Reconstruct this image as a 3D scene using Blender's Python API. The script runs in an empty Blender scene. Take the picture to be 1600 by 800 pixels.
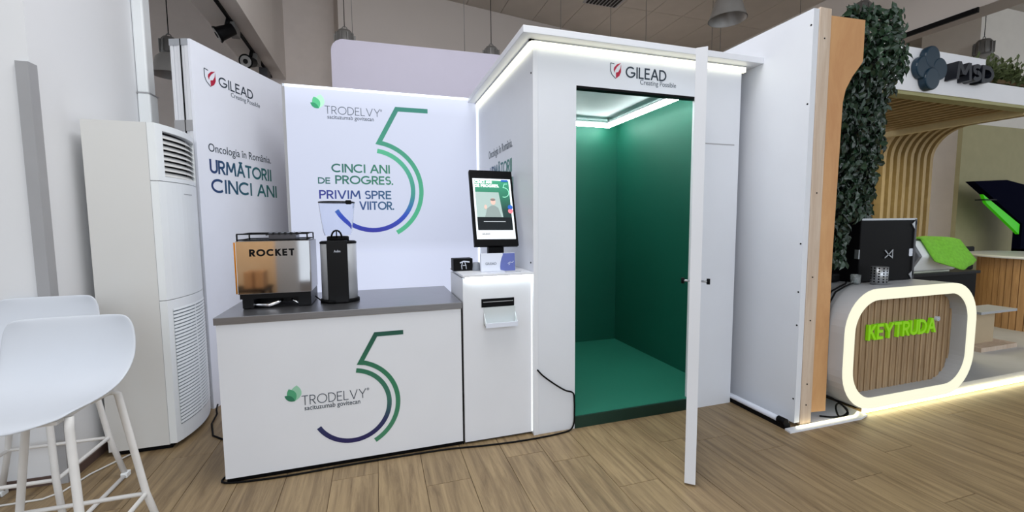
import bpy, math, random
from mathutils import Vector, Matrix
R = math.radians
S = bpy.context.scene
COL = S.collection
random.seed(7)

# ---------------------------------------------------------------- camera
cam_d = bpy.data.cameras.new('camera')
cam_d.sensor_fit = 'HORIZONTAL'; cam_d.sensor_width = 36.0
cam_d.lens = 671.12 / 1600.0 * 36.0
cam_d.clip_start = 0.05; cam_d.clip_end = 200
cam = bpy.data.objects.new('camera', cam_d); COL.objects.link(cam)
yaw, pitch, roll = R(17.55), R(4.713), R(-0.411)
fw = Vector((math.sin(yaw), math.cos(yaw), 0)); rt = Vector((math.cos(yaw), -math.sin(yaw), 0)); up = Vector((0, 0, 1))
fw2 = fw * math.cos(pitch) - up * math.sin(pitch); up2 = up * math.cos(pitch) + fw * math.sin(pitch)
r3 = rt * math.cos(roll) + up2 * math.sin(roll); u3 = up2 * math.cos(roll) - rt * math.sin(roll)
M = Matrix((r3, u3, -fw2)).transposed().to_4x4(); M.translation = Vector((0, 0, 1.45))
cam.matrix_world = M
S.camera = cam

# ---------------------------------------------------------------- world, lights, exposure
S.view_settings.view_transform = 'Standard'
S.view_settings.look = 'None'
S.view_settings.gamma = 1.0
S.view_settings.use_curve_mapping = False
S.view_settings.exposure = 0.0
w = bpy.data.worlds.new('world'); S.world = w; w.use_nodes = True
bg = w.node_tree.nodes['Background']
bg.inputs[0].default_value = (0.86, 0.93, 1.0, 1); bg.inputs[1].default_value = 1.08

def area(name, loc, target, size, power, color):
    d = bpy.data.lights.new(name, 'AREA'); d.shape = 'RECTANGLE'; d.size, d.size_y = size
    d.energy = power; d.color = color
    o = bpy.data.objects.new(name, d); COL.objects.link(o)
    o.location = loc
    o.rotation_euler = (Vector(target) - Vector(loc)).to_track_quat('-Z', 'Y').to_euler()
    return o
area('front_fill', (0.6, -5.0, 3.4), (0.2, 3, 1.0), (5, 2.6), 105, (0.90, 0.95, 1.0))  # added unseen fill from behind the viewer, stands in for hall light
area('canopy_fill', (5.9, 3.2, 2.48), (5.9, 3.2, 0), (1.0, .5), 13, (1.0, 0.92, 0.50))  # added warm fill to brighten the platform side, no fitting under the canopy
area('overhead_fill', (0.0, 1.0, 4.6), (0.3, 1.8, 0), (2.0, 1.4), 22, (1.0, 0.93, 0.82))  # added overhead fill above the frame, no fitting there
area('overhead_fill_rear', (0.7, 2.05, 4.75), (0.5, 2.3, 0), (2.0, 2.0), 88, (0.95, 0.97, 1.0))  # added overhead fill to lift the side-facing panels
area('back_wall_fill', (4.5, 7.4, 3.9), (4.0, 6.5, 0), (3.0, 1.0), 90, (1.0, 0.95, 0.9))  # added fill behind the booth to brighten back walls and ceiling
area('board_fill', (-1.9, -1.0, 2.3), (-2.0, -2.4, 0.7), (0.5, 0.5), 26, (1.0, 0.88, 0.70))  # added warm fill that brightens the tan board for its reflection

# ---------------------------------------------------------------- materials
def lin(c):
    return tuple((v / 12.92 if v <= 0.04045 else ((v + 0.055) / 1.055) ** 2.4) for v in c)
def rgb(r, g, b): return lin((r / 255, g / 255, b / 255)) + (1,)
MATS = {}
def mat(name, color, rough=0.5, metal=0.0, emit=None, estr=0.0, spec=0.5, var=0.0, vscale=6.0, bump=0.0, bscale=200.0, trans=0.0, ior=1.45, stretch=None):
    if name in MATS: return MATS[name]
    m = bpy.data.materials.new(name); m.use_nodes = True
    nt = m.node_tree; b = nt.nodes['Principled BSDF']
    b.inputs['Base Color'].default_value = color; b.inputs['Roughness'].default_value = rough
    b.inputs['Metallic'].default_value = metal; b.inputs['Specular IOR Level'].default_value = spec
    b.inputs['Transmission Weight'].default_value = trans; b.inputs['IOR'].default_value = ior
    if emit:
        b.inputs['Emission Color'].default_value = emit; b.inputs['Emission Strength'].default_value = estr
    if var or bump:
        tc = nt.nodes.new('ShaderNodeTexCoord'); mp = nt.nodes.new('ShaderNodeMapping')
        nt.links.new(tc.outputs['Object'], mp.inputs[0])
        if stretch: mp.inputs['Scale'].default_value = stretch
    if var:
        n = nt.nodes.new('ShaderNodeTexNoise'); n.inputs['Scale'].default_value = vscale; n.inputs['Detail'].default_value = 6
        nt.links.new(mp.outputs[0], n.inputs['Vector'])
        mr = nt.nodes.new('ShaderNodeMapRange'); mr.inputs[1].default_value = 0.3; mr.inputs[2].default_value = 0.7
        mr.inputs[3].default_value = 1 - var; mr.inputs[4].default_value = 1 + var
        nt.links.new(n.outputs[0], mr.inputs[0])
        mx = nt.nodes.new('ShaderNodeMix'); mx.data_type = 'RGBA'; mx.blend_type = 'MULTIPLY'; mx.inputs[0].default_value = 1
        mx.inputs[6].default_value = color
        nt.links.new(mr.outputs[0], mx.inputs[7]); nt.links.new(mx.outputs[2], b.inputs['Base Color'])
    if bump:
        n2 = nt.nodes.new('ShaderNodeTexNoise'); n2.inputs['Scale'].default_value = bscale
        nt.links.new(mp.outputs[0], n2.inputs['Vector'])
        bp = nt.nodes.new('ShaderNodeBump'); bp.inputs['Strength'].default_value = bump; bp.inputs['Distance'].default_value = 0.002
        nt.links.new(n2.outputs[0], bp.inputs['Height']); nt.links.new(bp.outputs[0], b.inputs['Normal'])
    MATS[name] = m
    return m
def ramp_mat(name, stops, axis, a, b_, rough=0.5, estr=0.0):
    """colour print that runs along one object axis from a to b_"""
    m = bpy.data.materials.new(name); m.use_nodes = True; nt = m.node_tree; b = nt.nodes['Principled BSDF']
    tc = nt.nodes.new('ShaderNodeTexCoord'); sp = nt.nodes.new('ShaderNodeSeparateXYZ'); nt.links.new(tc.outputs['Object'], sp.inputs[0])
    mr = nt.nodes.new('ShaderNodeMapRange'); mr.inputs[1].default_value = a; mr.inputs[2].default_value = b_
    nt.links.new(sp.outputs[axis], mr.inputs[0])
    cr = nt.nodes.new('ShaderNodeValToRGB'); nt.links.new(mr.outputs[0], cr.inputs[0])
    els = cr.color_ramp.elements
    while len(els) < len(stops): els.new(0.5)
    for e, (p, c) in zip(els, stops): e.position = p; e.color = c
    nt.links.new(cr.outputs[0], b.inputs['Base Color']); b.inputs['Roughness'].default_value = rough
    if estr:
        nt.links.new(cr.outputs[0], b.inputs['Emission Color']); b.inputs['Emission Strength'].default_value = estr
    return m
def wood_mat(name, c1, c2, scale=(40, 3, 40), rough=0.5, rand=0.0, bump=0.15):
    m = bpy.data.materials.new(name); m.use_nodes = True; nt = m.node_tree; b = nt.nodes['Principled BSDF']
    tc = nt.nodes.new('ShaderNodeTexCoord'); oi = nt.nodes.new('ShaderNodeObjectInfo')
    ad = nt.nodes.new('ShaderNodeVectorMath'); ad.operation = 'ADD'
    sc = nt.nodes.new('ShaderNodeVectorMath'); sc.operation = 'SCALE'; sc.inputs['Scale'].default_value = 7.3
    cb = nt.nodes.new('ShaderNodeCombineXYZ')
    for i in range(3): nt.links.new(oi.outputs['Random'], cb.inputs[i])
    nt.links.new(cb.outputs[0], sc.inputs[0])
    nt.links.new(tc.outputs['Object'], ad.inputs[0]); nt.links.new(sc.outputs[0], ad.inputs[1])
    mp = nt.nodes.new('ShaderNodeMapping'); mp.inputs['Scale'].default_value = scale
    nt.links.new(ad.outputs[0], mp.inputs[0])
    n = nt.nodes.new('ShaderNodeTexNoise'); n.inputs['Scale'].default_value = 1.0; n.inputs['Detail'].default_value = 9; n.inputs['Roughness'].default_value = 0.68
    n.inputs['Distortion'].default_value = 0.6
    nt.links.new(mp.outputs[0], n.inputs['Vector'])
    cr = nt.nodes.new('ShaderNodeValToRGB'); cr.color_ramp.elements[0].position = 0.33; cr.color_ramp.elements[1].position = 0.68
    cr.color_ramp.elements[0].color = c1; cr.color_ramp.elements[1].color = c2
    nt.links.new(n.outputs[0], cr.inputs[0])
    mr = nt.nodes.new('ShaderNodeMapRange'); mr.inputs[3].default_value = 1 - rand; mr.inputs[4].default_value = 1 + rand
    nt.links.new(oi.outputs['Random'], mr.inputs[0])
    mx = nt.nodes.new('ShaderNodeMix'); mx.data_type = 'RGBA'; mx.blend_type = 'MULTIPLY'; mx.inputs[0].default_value = 1
    nt.links.new(cr.outputs[0], mx.inputs[6]); nt.links.new(mr.outputs[0], mx.inputs[7])
    nt.links.new(mx.outputs[2], b.inputs['Base Color']); b.inputs['Roughness'].default_value = rough
    bp = nt.nodes.new('ShaderNodeBump'); bp.inputs['Strength'].default_value = bump; bp.inputs['Distance'].default_value = 0.002
    nt.links.new(n.outputs[0], bp.inputs['Height']); nt.links.new(bp.outputs[0], b.inputs['Normal'])
    MATS[name] = m
    return m

WHITE = mat('white_laminate', rgb(226, 228, 234), 0.38, var=0.02, vscale=2)
WHITE2 = mat('white_painted_panel', rgb(224, 227, 234), 0.45, var=0.03, vscale=1.5)
PRINT = mat('white_print', rgb(222, 227, 240), 0.5, var=0.01)
WALLW = mat('white_plaster', rgb(233, 234, 237), 0.85, var=0.02, vscale=1.2, bump=0.1, bscale=60)
WALLB = mat('grey_plaster', rgb(205, 196, 190), 0.9, var=0.03, vscale=0.8, bump=0.1, bscale=40)
TAUPE = mat('taupe_plaster', rgb(224, 216, 210), 0.9, var=0.03, vscale=0.8)
CEIL = mat('ceiling_board', rgb(196, 189, 180), 0.95, var=0.04, vscale=3)
CEILGAP = mat('ceiling_shadow_gap', rgb(110, 104, 100), 0.95, var=0.05)
GREYM = mat('grey_guard', rgb(165, 165, 168), 0.5, var=0.03)
BROWNB = mat('brown_base', rgb(92, 74, 68), 0.6, var=0.08)
ALU = mat('aluminium', rgb(185, 188, 192), 0.35, 0.85, var=0.05, vscale=20)
CHROME = mat('polished_steel', rgb(215, 215, 218), 0.05, 1.0, var=0.02)
STEEL = mat('brushed_steel', rgb(150, 150, 154), 0.3, 0.9, var=0.06, vscale=4, stretch=(2, 30, 30))
BLACK = mat('black_plastic', rgb(11, 11, 13), 0.5, var=0.1, spec=.12)
BLACKM = mat('black_metal', rgb(16, 16, 18), 0.4, 0.0, var=0.1, spec=.2)
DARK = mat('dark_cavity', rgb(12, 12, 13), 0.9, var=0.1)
ACW = mat('ivory_enamel', rgb(222, 222, 220), 0.4, var=0.015, vscale=2)
ACF = mat('white_plastic', rgb(240, 244, 246), 0.35, var=0.015, vscale=2)
GREEN = mat('green_laminate', rgb(8, 88, 71), 0.6, var=0.04, vscale=1.5)
GREENF = mat('green_floor_board', rgb(34, 114, 94), 0.5, var=0.05, vscale=1.5)
LEDW = mat('led_tube', rgb(255, 252, 235), 0.4, emit=(1.0, 0.98, 0.74, 1), estr=1.7)
LEDI = mat('led_tube_cool', rgb(250, 255, 252), 0.4, emit=(0.93, 1.0, 0.97, 1), estr=21.0)
LEDY = mat('led_ring_warm', rgb(90, 88, 74), 0.6, emit=(1.0, 0.985, 0.76, 1), estr=.93)
LEDS = mat('led_strip_warm', rgb(255, 250, 215), 0.4, emit=(1.0, 0.93, 0.55, 1), estr=9.0)
def lightbox_mat():
    m = mat('backlit_print', rgb(160, 165, 180), 0.6, emit=(0.76, 0.81, 1.0, 1), estr=0.44)
    nt = m.node_tree; b = nt.nodes['Principled BSDF']
    tc = nt.nodes.new('ShaderNodeTexCoord'); sp = nt.nodes.new('ShaderNodeSeparateXYZ'); nt.links.new(tc.outputs['Object'], sp.inputs[0])
    mr = nt.nodes.new('ShaderNodeMapRange'); mr.inputs[1].default_value = 0; mr.inputs[2].default_value = 2.62; nt.links.new(sp.outputs[2], mr.inputs[0])
    cr = nt.nodes.new('ShaderNodeValToRGB'); nt.links.new(mr.outputs[0], cr.inputs[0])
    els = cr.color_ramp.elements
    while len(els) < 5: els.new(.5)
    for e, (p_, v) in zip(els, ((0, .66), (.44, .56), (.485, .44), (.93, .44), (1, .58))): e.position = p_; e.color = (v, v, v, 1)
    nt.links.new(cr.outputs[0], b.inputs['Emission Strength'])
    return m
LBOX = lightbox_mat() or mat('backlit_print', rgb(160, 165, 180), 0.6, emit=(0.76, 0.81, 1.0, 1), estr=0.44)
LBEDGE = mat('backlit_edge', rgb(235, 240, 250), 0.5, emit=(0.86, 0.94, 1.0, 1), estr=1.1)
INK = mat('dark_ink', rgb(38, 52, 66), 0.6, var=0.02)
INKG = mat('grey_ink', rgb(90, 100, 112), 0.6, var=0.02)
RED = mat('crimson_ink', rgb(176, 22, 58), 0.55, var=0.02)
LEAF1 = mat('leaf_green_ink', rgb(76, 160, 118), 0.55, var=0.02)
LEAF2 = mat('dark_leaf_green_ink', rgb(44, 118, 88), 0.55, var=0.02)
LEAF3 = mat('pale_leaf_green_ink', rgb(150, 200, 172), 0.55, var=0.02)
PLY = wood_mat('plywood', rgb(196, 142, 92), rgb(216, 168, 116), (3, 3, 1.2), 0.6, 0.0, 0.05)
POST = wood_mat('pale_pine', rgb(196, 172, 150), rgb(216, 198, 180), (30, 30, 2), 0.6, 0.0, 0.05)
PLANK = wood_mat('oak_plank', rgb(112, 92, 66), rgb(164, 141, 106), (26, 1.7, 26), 0.45, 0.07, 0.25)
SLATW = wood_mat('honey_slat', rgb(166, 140, 94), rgb(194, 166, 116), (25, 3, 3), 0.55, 0.05, 0.05)
FLUTE = wood_mat('fluted_oak', rgb(140, 114, 84), rgb(178, 150, 116), (30, 30, 2.5), 0.5, 0.10, 0.05)
TABLEW = wood_mat('brown_oak', rgb(160, 118, 74), rgb(202, 158, 108), (30, 30, 2.0), 0.5, 0.06, 0.05)

# ---------------------------------------------------------------- mesh builder
class MB:
    def __init__(s): s.v = []; s.f = []; s.sm = []
    def face(s, pts, smooth=False):
        n = len(s.v); s.v += [tuple(p) for p in pts]; s.f.append(list(range(n, n + len(pts)))); s.sm.append(smooth)
    def box(s, x0, x1, y0, y1, z0, z1, T=None):
        c = [(x0, y0, z0), (x1, y0, z0), (x1, y1, z0), (x0, y1, z0), (x0, y0, z1), (x1, y0, z1), (x1, y1, z1), (x0, y1, z1)]
        if T: c = [T(p) for p in c]
        n = len(s.v); s.v += [tuple(p) for p in c]
        for q in ((3, 2, 1, 0), (4, 5, 6, 7), (0, 1, 5, 4), (1, 2, 6, 5), (2, 3, 7, 6), (3, 0, 4, 7)):
            s.f.append([n + i for i in q]); s.sm.append(False)
        return s
    def prism(s, poly, fr, d0, d1, smooth=False):
        """2D polygon in frame fr=(origin,xdir,ydir,normal) extruded d0..d1 along the normal"""
        o, X, Y, N = [Vector(a) for a in fr]; n = len(s.v); k = len(poly)
        for d in (d0, d1):
            s.v += [tuple(o + X * p[0] + Y * p[1] + N * d) for p in poly]
        s.f.append([n + k - 1 - i for i in range(k)]); s.sm.append(False)
        s.f.append([n + k + i for i in range(k)]); s.sm.append(False)
        for i in range(k):
            j = (i + 1) % k; s.f.append([n + i, n + j, n + k + j, n + k + i]); s.sm.append(smooth)
        return s
    def tube(s, path, r, seg=10, closed=False, cap=True):
        P = [Vector(p) for p in path]; n0 = len(s.v); k = len(P); prev = None
        rr = r if isinstance(r, (list, tuple)) else [r] * k
        for i, p in enumerate(P):
            a = P[(i - 1) % k] if (closed or i) else P[0]; b = P[(i + 1) % k] if (closed or i < k - 1) else P[-1]
            t = (b - a).normalized()
            if prev is None:
                u = t.cross(Vector((0, 0, 1)));
                if u.length < 1e-3: u = t.cross(Vector((1, 0, 0)))
            else: u = prev - t * prev.dot(t)
            u.normalize(); prev = u; v = t.cross(u)
            for j in range(seg):
                an = 2 * math.pi * j / seg; s.v.append(tuple(p + (u * math.cos(an) + v * math.sin(an)) * rr[i]))
        for i in range(k if closed else k - 1):
            for j in range(seg):
                a = n0 + i * seg + j; b = n0 + i * seg + (j + 1) % seg
                c = n0 + ((i + 1) % k) * seg + (j + 1) % seg; d = n0 + ((i + 1) % k) * seg + j
                s.f.append([a, b, c, d]); s.sm.append(True)
        if cap and not closed:
            s.f.append([n0 + seg - 1 - j for j in range(seg)]); s.sm.append(False)
            s.f.append([n0 + (k - 1) * seg + j for j in range(seg)]); s.sm.append(False)
        return s
    def lathe(s, prof, c=(0, 0, 0), seg=24, sx=1.0, sy=1.0):
        n0 = len(s.v); k = len(prof)
        for (r, z) in prof:
            for j in range(seg):
                a = 2 * math.pi * j / seg; s.v.append((c[0] + r * sx * math.cos(a), c[1] + r * sy * math.sin(a), c[2] + z))
        for i in range(k - 1):
            for j in range(seg):
                a = n0 + i * seg + j; b = n0 + i * seg + (j + 1) % seg
                s.f.append([a, b, b + seg, a + seg]); s.sm.append(True)
        s.f.append([n0 + seg - 1 - j for j in range(seg)]); s.sm.append(False)
        s.f.append([n0 + (k - 1) * seg + j for j in range(seg)]); s.sm.append(False)
        return s
    def grid(s, pts, smooth=True):
        n0 = len(s.v); h = len(pts); wd = len(pts[0])
        for row in pts: s.v += [tuple(p) for p in row]
        for i in range(h - 1):
            for j in range(wd - 1):
                a = n0 + i * wd + j; s.f.append([a, a + 1, a + wd + 1, a + wd]); s.sm.append(smooth)
        return s
    def build(s, name, m, parent=None, bevel=0.0, bseg=2):
        me = bpy.data.meshes.new(name)
        off = Vector((0, 0, 0))
        if parent is not None:
            p = parent
            while p is not None: off += Vector(p.location); p = p.parent
        me.from_pydata([tuple(Vector(v) - off) for v in s.v], [], s.f); me.update()
        me.polygons.foreach_set('use_smooth', s.sm)
        me.materials.append(m)
        o = bpy.data.objects.new(name, me); COL.objects.link(o)
        if parent is not None: o.parent = parent
        if bevel:
            b = o.modifiers.new('bevel', 'BEVEL'); b.width = bevel; b.segments = bseg; b.limit_method = 'ANGLE'; b.angle_limit = R(40)
        return o
def smooth(path, n=6):
    P = [Vector(p) for p in path]; out = []
    for i in range(len(P) - 1):
        a = P[max(0, i - 1)]; b = P[i]; c = P[i + 1]; d = P[min(len(P) - 1, i + 2)]
        for j in range(n):
            t = j / n; out.append(.5 * ((2 * b) + (c - a) * t + (2 * a - 5 * b + 4 * c - d) * t * t + (3 * b - a - 3 * c + d) * t ** 3))
    return out + [P[-1]]
def bx(name, m, parent, *a, bevel=0.0): return MB().box(*a).build(name, m, parent, bevel)
def thing(name, label, cat, loc=(0, 0, 0), group=None):
    o = bpy.data.objects.new(name, None); COL.objects.link(o); o.location = loc; o.empty_display_size = 0.1
    o['label'] = label; o['category'] = cat
    if group: o['group'] = group
    return o
def tag(o, label, cat, group=None):
    o['label'] = label; o['category'] = cat
    if group: o['group'] = group
    return o
def struct(o): o['kind'] = 'structure'; return o
def copy_tree(o, parent=None):
    c = o.copy(); COL.objects.link(c)
    if parent is not None: c.parent = parent
    for ch in list(o.children): copy_tree(ch, c)
    return c

# frames for flat print: (origin, right, up, outward)
def fr_front(y): return ((0, y, 0), (1, 0, 0), (0, 0, 1), (0, -1, 0))
CAP = [None]
def text(s, fr, x0, x1, base, cap, m, parent, name='lettering', off=0.0, depth=0.0008, lift=0.0006, label=None, shear=0.0, space=1.0):
    c = bpy.data.curves.new('t', 'FONT'); c.body = s; c.size = 1.0; c.offset = off; c.extrude = 0; c.resolution_u = 4; c.shear = shear; c.space_character = space
    o = bpy.data.objects.new('t', c); COL.objects.link(o)
    bpy.context.view_layer.update()
    me = bpy.data.meshes.new_from_object(o.evaluated_get(bpy.context.evaluated_depsgraph_get()))
    bpy.data.objects.remove(o)
    xs = [v.co.x for v in me.vertices]; a, b = min(xs), max(xs)
    if CAP[0] is None:
        c2 = bpy.data.curves.new('h', 'FONT'); c2.body = 'H'; o2 = bpy.data.objects.new('h', c2); COL.objects.link(o2); bpy.context.view_layer.update()
        m2 = bpy.data.meshes.new_from_object(o2.evaluated_get(bpy.context.evaluated_depsgraph_get())); bpy.data.objects.remove(o2)
        CAP[0] = max(v.co.y for v in m2.vertices)
    kx = (x1 - x0) / (b - a); ky = cap / CAP[0]
    O, X, Y, N = [Vector(q) for q in fr]
    mb = MB()
    import bmesh
    bm = bmesh.new(); bm.from_mesh(me)
    r = bmesh.ops.extrude_face_region(bm, geom=bm.faces[:])
    for e in r['geom']:
        if isinstance(e, bmesh.types.BMVert): e.co.z += 1
    idx = {}
    for i, v in enumerate(bm.verts):
        idx[v] = i; p = v.co
        mb.v.append(tuple(O + X * (x0 + (p.x - a) * kx) + Y * (base + p.y * ky) + N * (lift + (depth if p.z > 0.5 else 0))))
    for f in bm.faces: mb.f.append([idx[v] for v in f.verts]); mb.sm.append(False)
    bm.free()
    ob = mb.build(name, m, parent)
    if label: ob['label'] = label
    return ob
def arc(c, r, a0, a1, n=24, ry=None):
    ry = ry or r
    return [(c[0] + r * math.cos(R(a0 + (a1 - a0) * i / n)), c[1] + ry * math.sin(R(a0 + (a1 - a0) * i / n))) for i in range(n + 1)]
def ribbon(mb, path, wd, fr, lift=0.0006, depth=0.0008):
    P = [Vector((p[0], p[1])) for p in path]; L = []; Rr = []
    for i, p in enumerate(P):
        d1 = (p - P[i - 1]).normalized() if i else None; d2 = (P[i + 1] - p).normalized() if i < len(P) - 1 else None
        d1 = d1 or d2; d2 = d2 or d1
        n1 = Vector((-d1.y, d1.x)); n2 = Vector((-d2.y, d2.x)); n = (n1 + n2).normalized(); k = wd / 2 / max(0.3, n.dot(n1))
        L.append(p + n * k); Rr.append(p - n * k)
    O, X, Y, N = [Vector(q) for q in fr]
    f3 = lambda q, d: O + X * q.x + Y * q.y + N * d
    for i in range(len(P) - 1):
        q = [Rr[i], Rr[i + 1], L[i + 1], L[i]]
        a = [f3(t, lift) for t in q]; b = [f3(t, lift + depth) for t in q]
        mb.face(b)
        for j in range(4):
            k = (j + 1) % 4; mb.face([a[j], a[k], b[k], b[j]])
    return mb
GLY = {
 'C': (.84, [[('a', .5, .5, .5, .5, 48, 312)]]), 'I': (.10, [[(.05, 0), (.05, 1)]]), 'N': (.72, [[(0, 0), (0, 1), (.72, 0), (.72, 1)]]),
 'A': (.82, [[(0, 0), (.41, 1), (.82, 0)], [(.14, .33), (.68, .33)]]), 'Ă': (.82, [[(0, 0), (.41, 1), (.82, 0)], [(.14, .33), (.68, .33)], [('a', .41, 1.34, .15, .15, 195, 345)]]),
 'D': (.72, [[(.24, 0), (0, 0)], [(0, 0), (0, 1)], [(0, 1), (.24, 1)], [('a', .24, .5, .48, .5, 90, -90)]]),
 'E': (.50, [[(.50, 1), (0, 1), (0, 0), (.50, 0)], [(0, .52), (.45, .52)]]), 'L': (.48, [[(0, 1), (0, 0), (.48, 0)]]),
 'P': (.54, [[(0, 0), (0, 1)], [(0, 1), (.27, 1)], [('a', .27, .735, .27, .265, 90, -90)], [(.27, .47), (0, .47)]]),
 'R': (.58, [[(0, 0), (0, 1)], [(0, 1), (.27, 1)], [('a', .27, .735, .27, .265, 90, -90)], [(.27, .47), (0, .47)], [(.25, .47), (.58, 0)]]),
 'O': (1.0, [[('a', .5, .5, .5, .5, 0, 360)]]), 'G': (.98, [[('a', .5, .5, .5, .5, 46, 356)], [(.60, .45), (.96, .45)]]),
 'S': (.50, [[('a', .25, .75, .24, .25, 35, 262), ('a', .25, .26, .25, .26, 88, -150)]]),
 'V': (.80, [[(0, 1), (.40, 0), (.80, 1)]]), 'M': (.96, [[(0, 0), (.10, 1), (.48, .2), (.86, 1), (.96, 0)]]),
 'T': (.62, [[(0, 1), (.62, 1)], [(.31, 1), (.31, 0)]]), 'U': (.62, [[(0, 1), (0, .31)], [('a', .31, .31, .31, .31, 180, 360)], [(.62, .31), (.62, 1)]]),
 'Y': (.76, [[(0, 1), (.38, .44), (.76, 1)], [(.38, .44), (.38, 0)]]), 'K': (.62, [[(0, 0), (0, 1)], [(.58, 1), (.02, .42)], [(.20, .58), (.62, 0)]]),
 '.': (.02, []), ' ': (.18, [])}
def strokes(s, fr, x0, x1, base, cap, wt, m, parent, name='lettering', depth=.0008, lift=.0006, gap=.22, label=None, split=False):
    """capitals drawn with an even pen, fitted between x0 and x1"""
    pos = []; x = 0
    for i, ch in enumerate(s):
        pos.append(x); x += GLY[ch][0] + gap
    tot = x - gap; k = (x1 - x0 - wt * cap) / tot
    mb = MB(); wd = wt * cap; made = []
    O, X, Y, N = [Vector(q) for q in fr]; hw = wd / 2
    def poly(mb, q, l):
        A = [O + X * u + Y * v + N * l for u, v in q]; B = [p + N * depth for p in A]
        mb.face(B)
        for j in range(len(q)):
            k2 = (j + 1) % len(q); mb.face([A[j], A[k2], B[k2], B[j]])
    for px, ch in zip(pos, s):
        if split: mb = MB()
        mx = lambda u: x0 + hw + (px + u) * k
        my = lambda v: base + v * (cap - wd) + hw
        cnt = 0
        for st in GLY[ch][1]:
            last = None
            for e in st:
                l = lift + .00006 * cnt; cnt += 1
                if e[0] == 'a':
                    n = max(8, int(abs(e[6] - e[5]) / 10))
                    Q = [(mx(e[1] + e[3] * math.cos(R(e[5] + (e[6] - e[5]) * i / n))), my(e[2] + e[4] * math.sin(R(e[5] + (e[6] - e[5]) * i / n)))) for i in range(n + 1)]
                    ribbon(mb, Q, wd, fr, l, depth); last = None
                    continue
                if last is not None:
                    (u1, v1), (u2, v2) = last, e
                    if v1 > v2: u1, v1, u2, v2 = u2, v2, u1, v1
                    X1, X2 = mx(u1), mx(u2)
                    if abs(my(v2) - my(v1)) > .35 * abs(X2 - X1) and v2 - v1 > .05:
                        Y1 = base if v1 == 0 else my(v1); Y2 = base + cap if v2 == 1 else my(v2)
                        hx = hw * math.hypot(X2 - X1, Y2 - Y1) / (Y2 - Y1)
                        poly(mb, [(X1 - hx, Y1), (X1 + hx, Y1), (X2 + hx, Y2), (X2 - hx, Y2)], l)
                    else:
                        if X1 > X2: X1, X2 = X2, X1
                        yy = my(v1); poly(mb, [(X1 - hw * .98, yy - hw), (X2 + hw * .5, yy - hw), (X2 + hw * .5, yy + hw), (X1 - hw * .98, yy + hw)], l)
                last = e
        if ch == '.': poly(mb, [(mx(0) - hw, base), (mx(0) + hw, base), (mx(0) + hw, base + wd * 1.05), (mx(0) - hw, base + wd * 1.05)], lift)
        if split and ch != ' ': made.append(mb.build(name, m, parent))
    if not split: made.append(mb.build(name, m, parent))
    for o in made:
        if label: o['label'] = label
    return made
def leaf_mark(fr, x0, x1, z0, z1, parent, mats=None):
    """three overlapping plain leaf shapes fanning from the lower right"""
    mats = mats or (LEAF3, LEAF1, LEAF2)
    w_, h = x1 - x0, z1 - z0
    root_ = (x0 + w_ * 0.72, z0)
    for k, (ang, ln, wd, m) in enumerate(((82, 1.0, 0.36, mats[0]), (112, 0.86, 0.34, mats[1]), (146, 0.86, 0.26, mats[2]))):
        L = h * ln if k < 2 else math.hypot(w_ * 0.75, h * 0.35)
        u = Vector((math.cos(R(ang)), math.sin(R(ang)))); v = Vector((-u.y, u.x)); pts = []
        for i in range(9):
            t = i / 8; pts.append(Vector(root_) + u * L * t + v * (L * wd * 0.9 * math.sin(math.pi * t) ** 0.8))
        for i in range(7, 0, -1):
            t = i / 8; pts.append(Vector(root_) + u * L * t - v * (L * wd * 0.9 * math.sin(math.pi * t) ** 0.8))
        MB().prism(list(reversed(pts)), fr, 0.0005 + 0.0004 * k, 0.001 + 0.0004 * k).build('leaf_emblem', m, parent)
def shield_mark(fr, x0, x1, z0, z1, parent):
    cx = (x0 + x1) / 2; W = x1 - x0; H = z1 - z0
    out = [(x0, z1), (x0, z0 + H * .45), (x0 + W * .12, z0 + H * .25), (cx, z0)]
    mb = MB(); ribbon(mb, [(x0, z1 - H * .08), (x0, z0 + H * .45), (x0 + W * .14, z0 + H * .22), (cx, z0)], W * .06, fr)
    ribbon(mb, [(x0, z1 - H * .08), (x0 + W * .35, z1 - H * .12)], W * .06, fr)
    mb.build('shield_outline', INK, parent)
    mb = MB()
    a = [(x1, z1 - H*.02), (x0 + W * .62, z1 - H * .12), (x0 + W * .34, z1 - H * .34), (x0 + W * .30, z0 + H * .52), (x0 + W * .40, z0 + H * .36), (x0 + W * .44, z0 + H * .52), (x0 + W * .62, z0 + H * .72)]
    b = [(x1, z1 - H * .10), (x1, z0 + H * .42), (x0 + W * .84, z0 + H * .18), (cx + W*.02, z0), (cx + W*.02, z0 + H * .36), (x0 + W * .74, z0 + H * .42), (x0 + W * .92, z0 + H * .64)]
    mb.prism(list(reversed(a)), fr, .0006, .0014); mb.prism(list(reversed(b)), fr, .0006, .0014)
    mb.build('shield_leaf', RED, parent)
def five_mark(fr, c, ro, ri, wd, top, m, parent):
    (bx1, bz), (bx0, _), (ex, ez) = top
    mb = MB()
    a0 = math.degrees(math.atan2(ez - c[1], ex - c[0]))
    ribbon(mb, [(bx1, bz), (bx0, bz), (ex, ez)] + arc(c, ro, a0 - 6, -62, 40), wd, fr)
    mb.build('numeral_outer_stroke', m[0], parent)
    mb = MB(); ribbon(mb, arc(c, ri, 82, -150, 48), wd, fr); mb.build('numeral_inner_stroke', m[1], parent)

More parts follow.
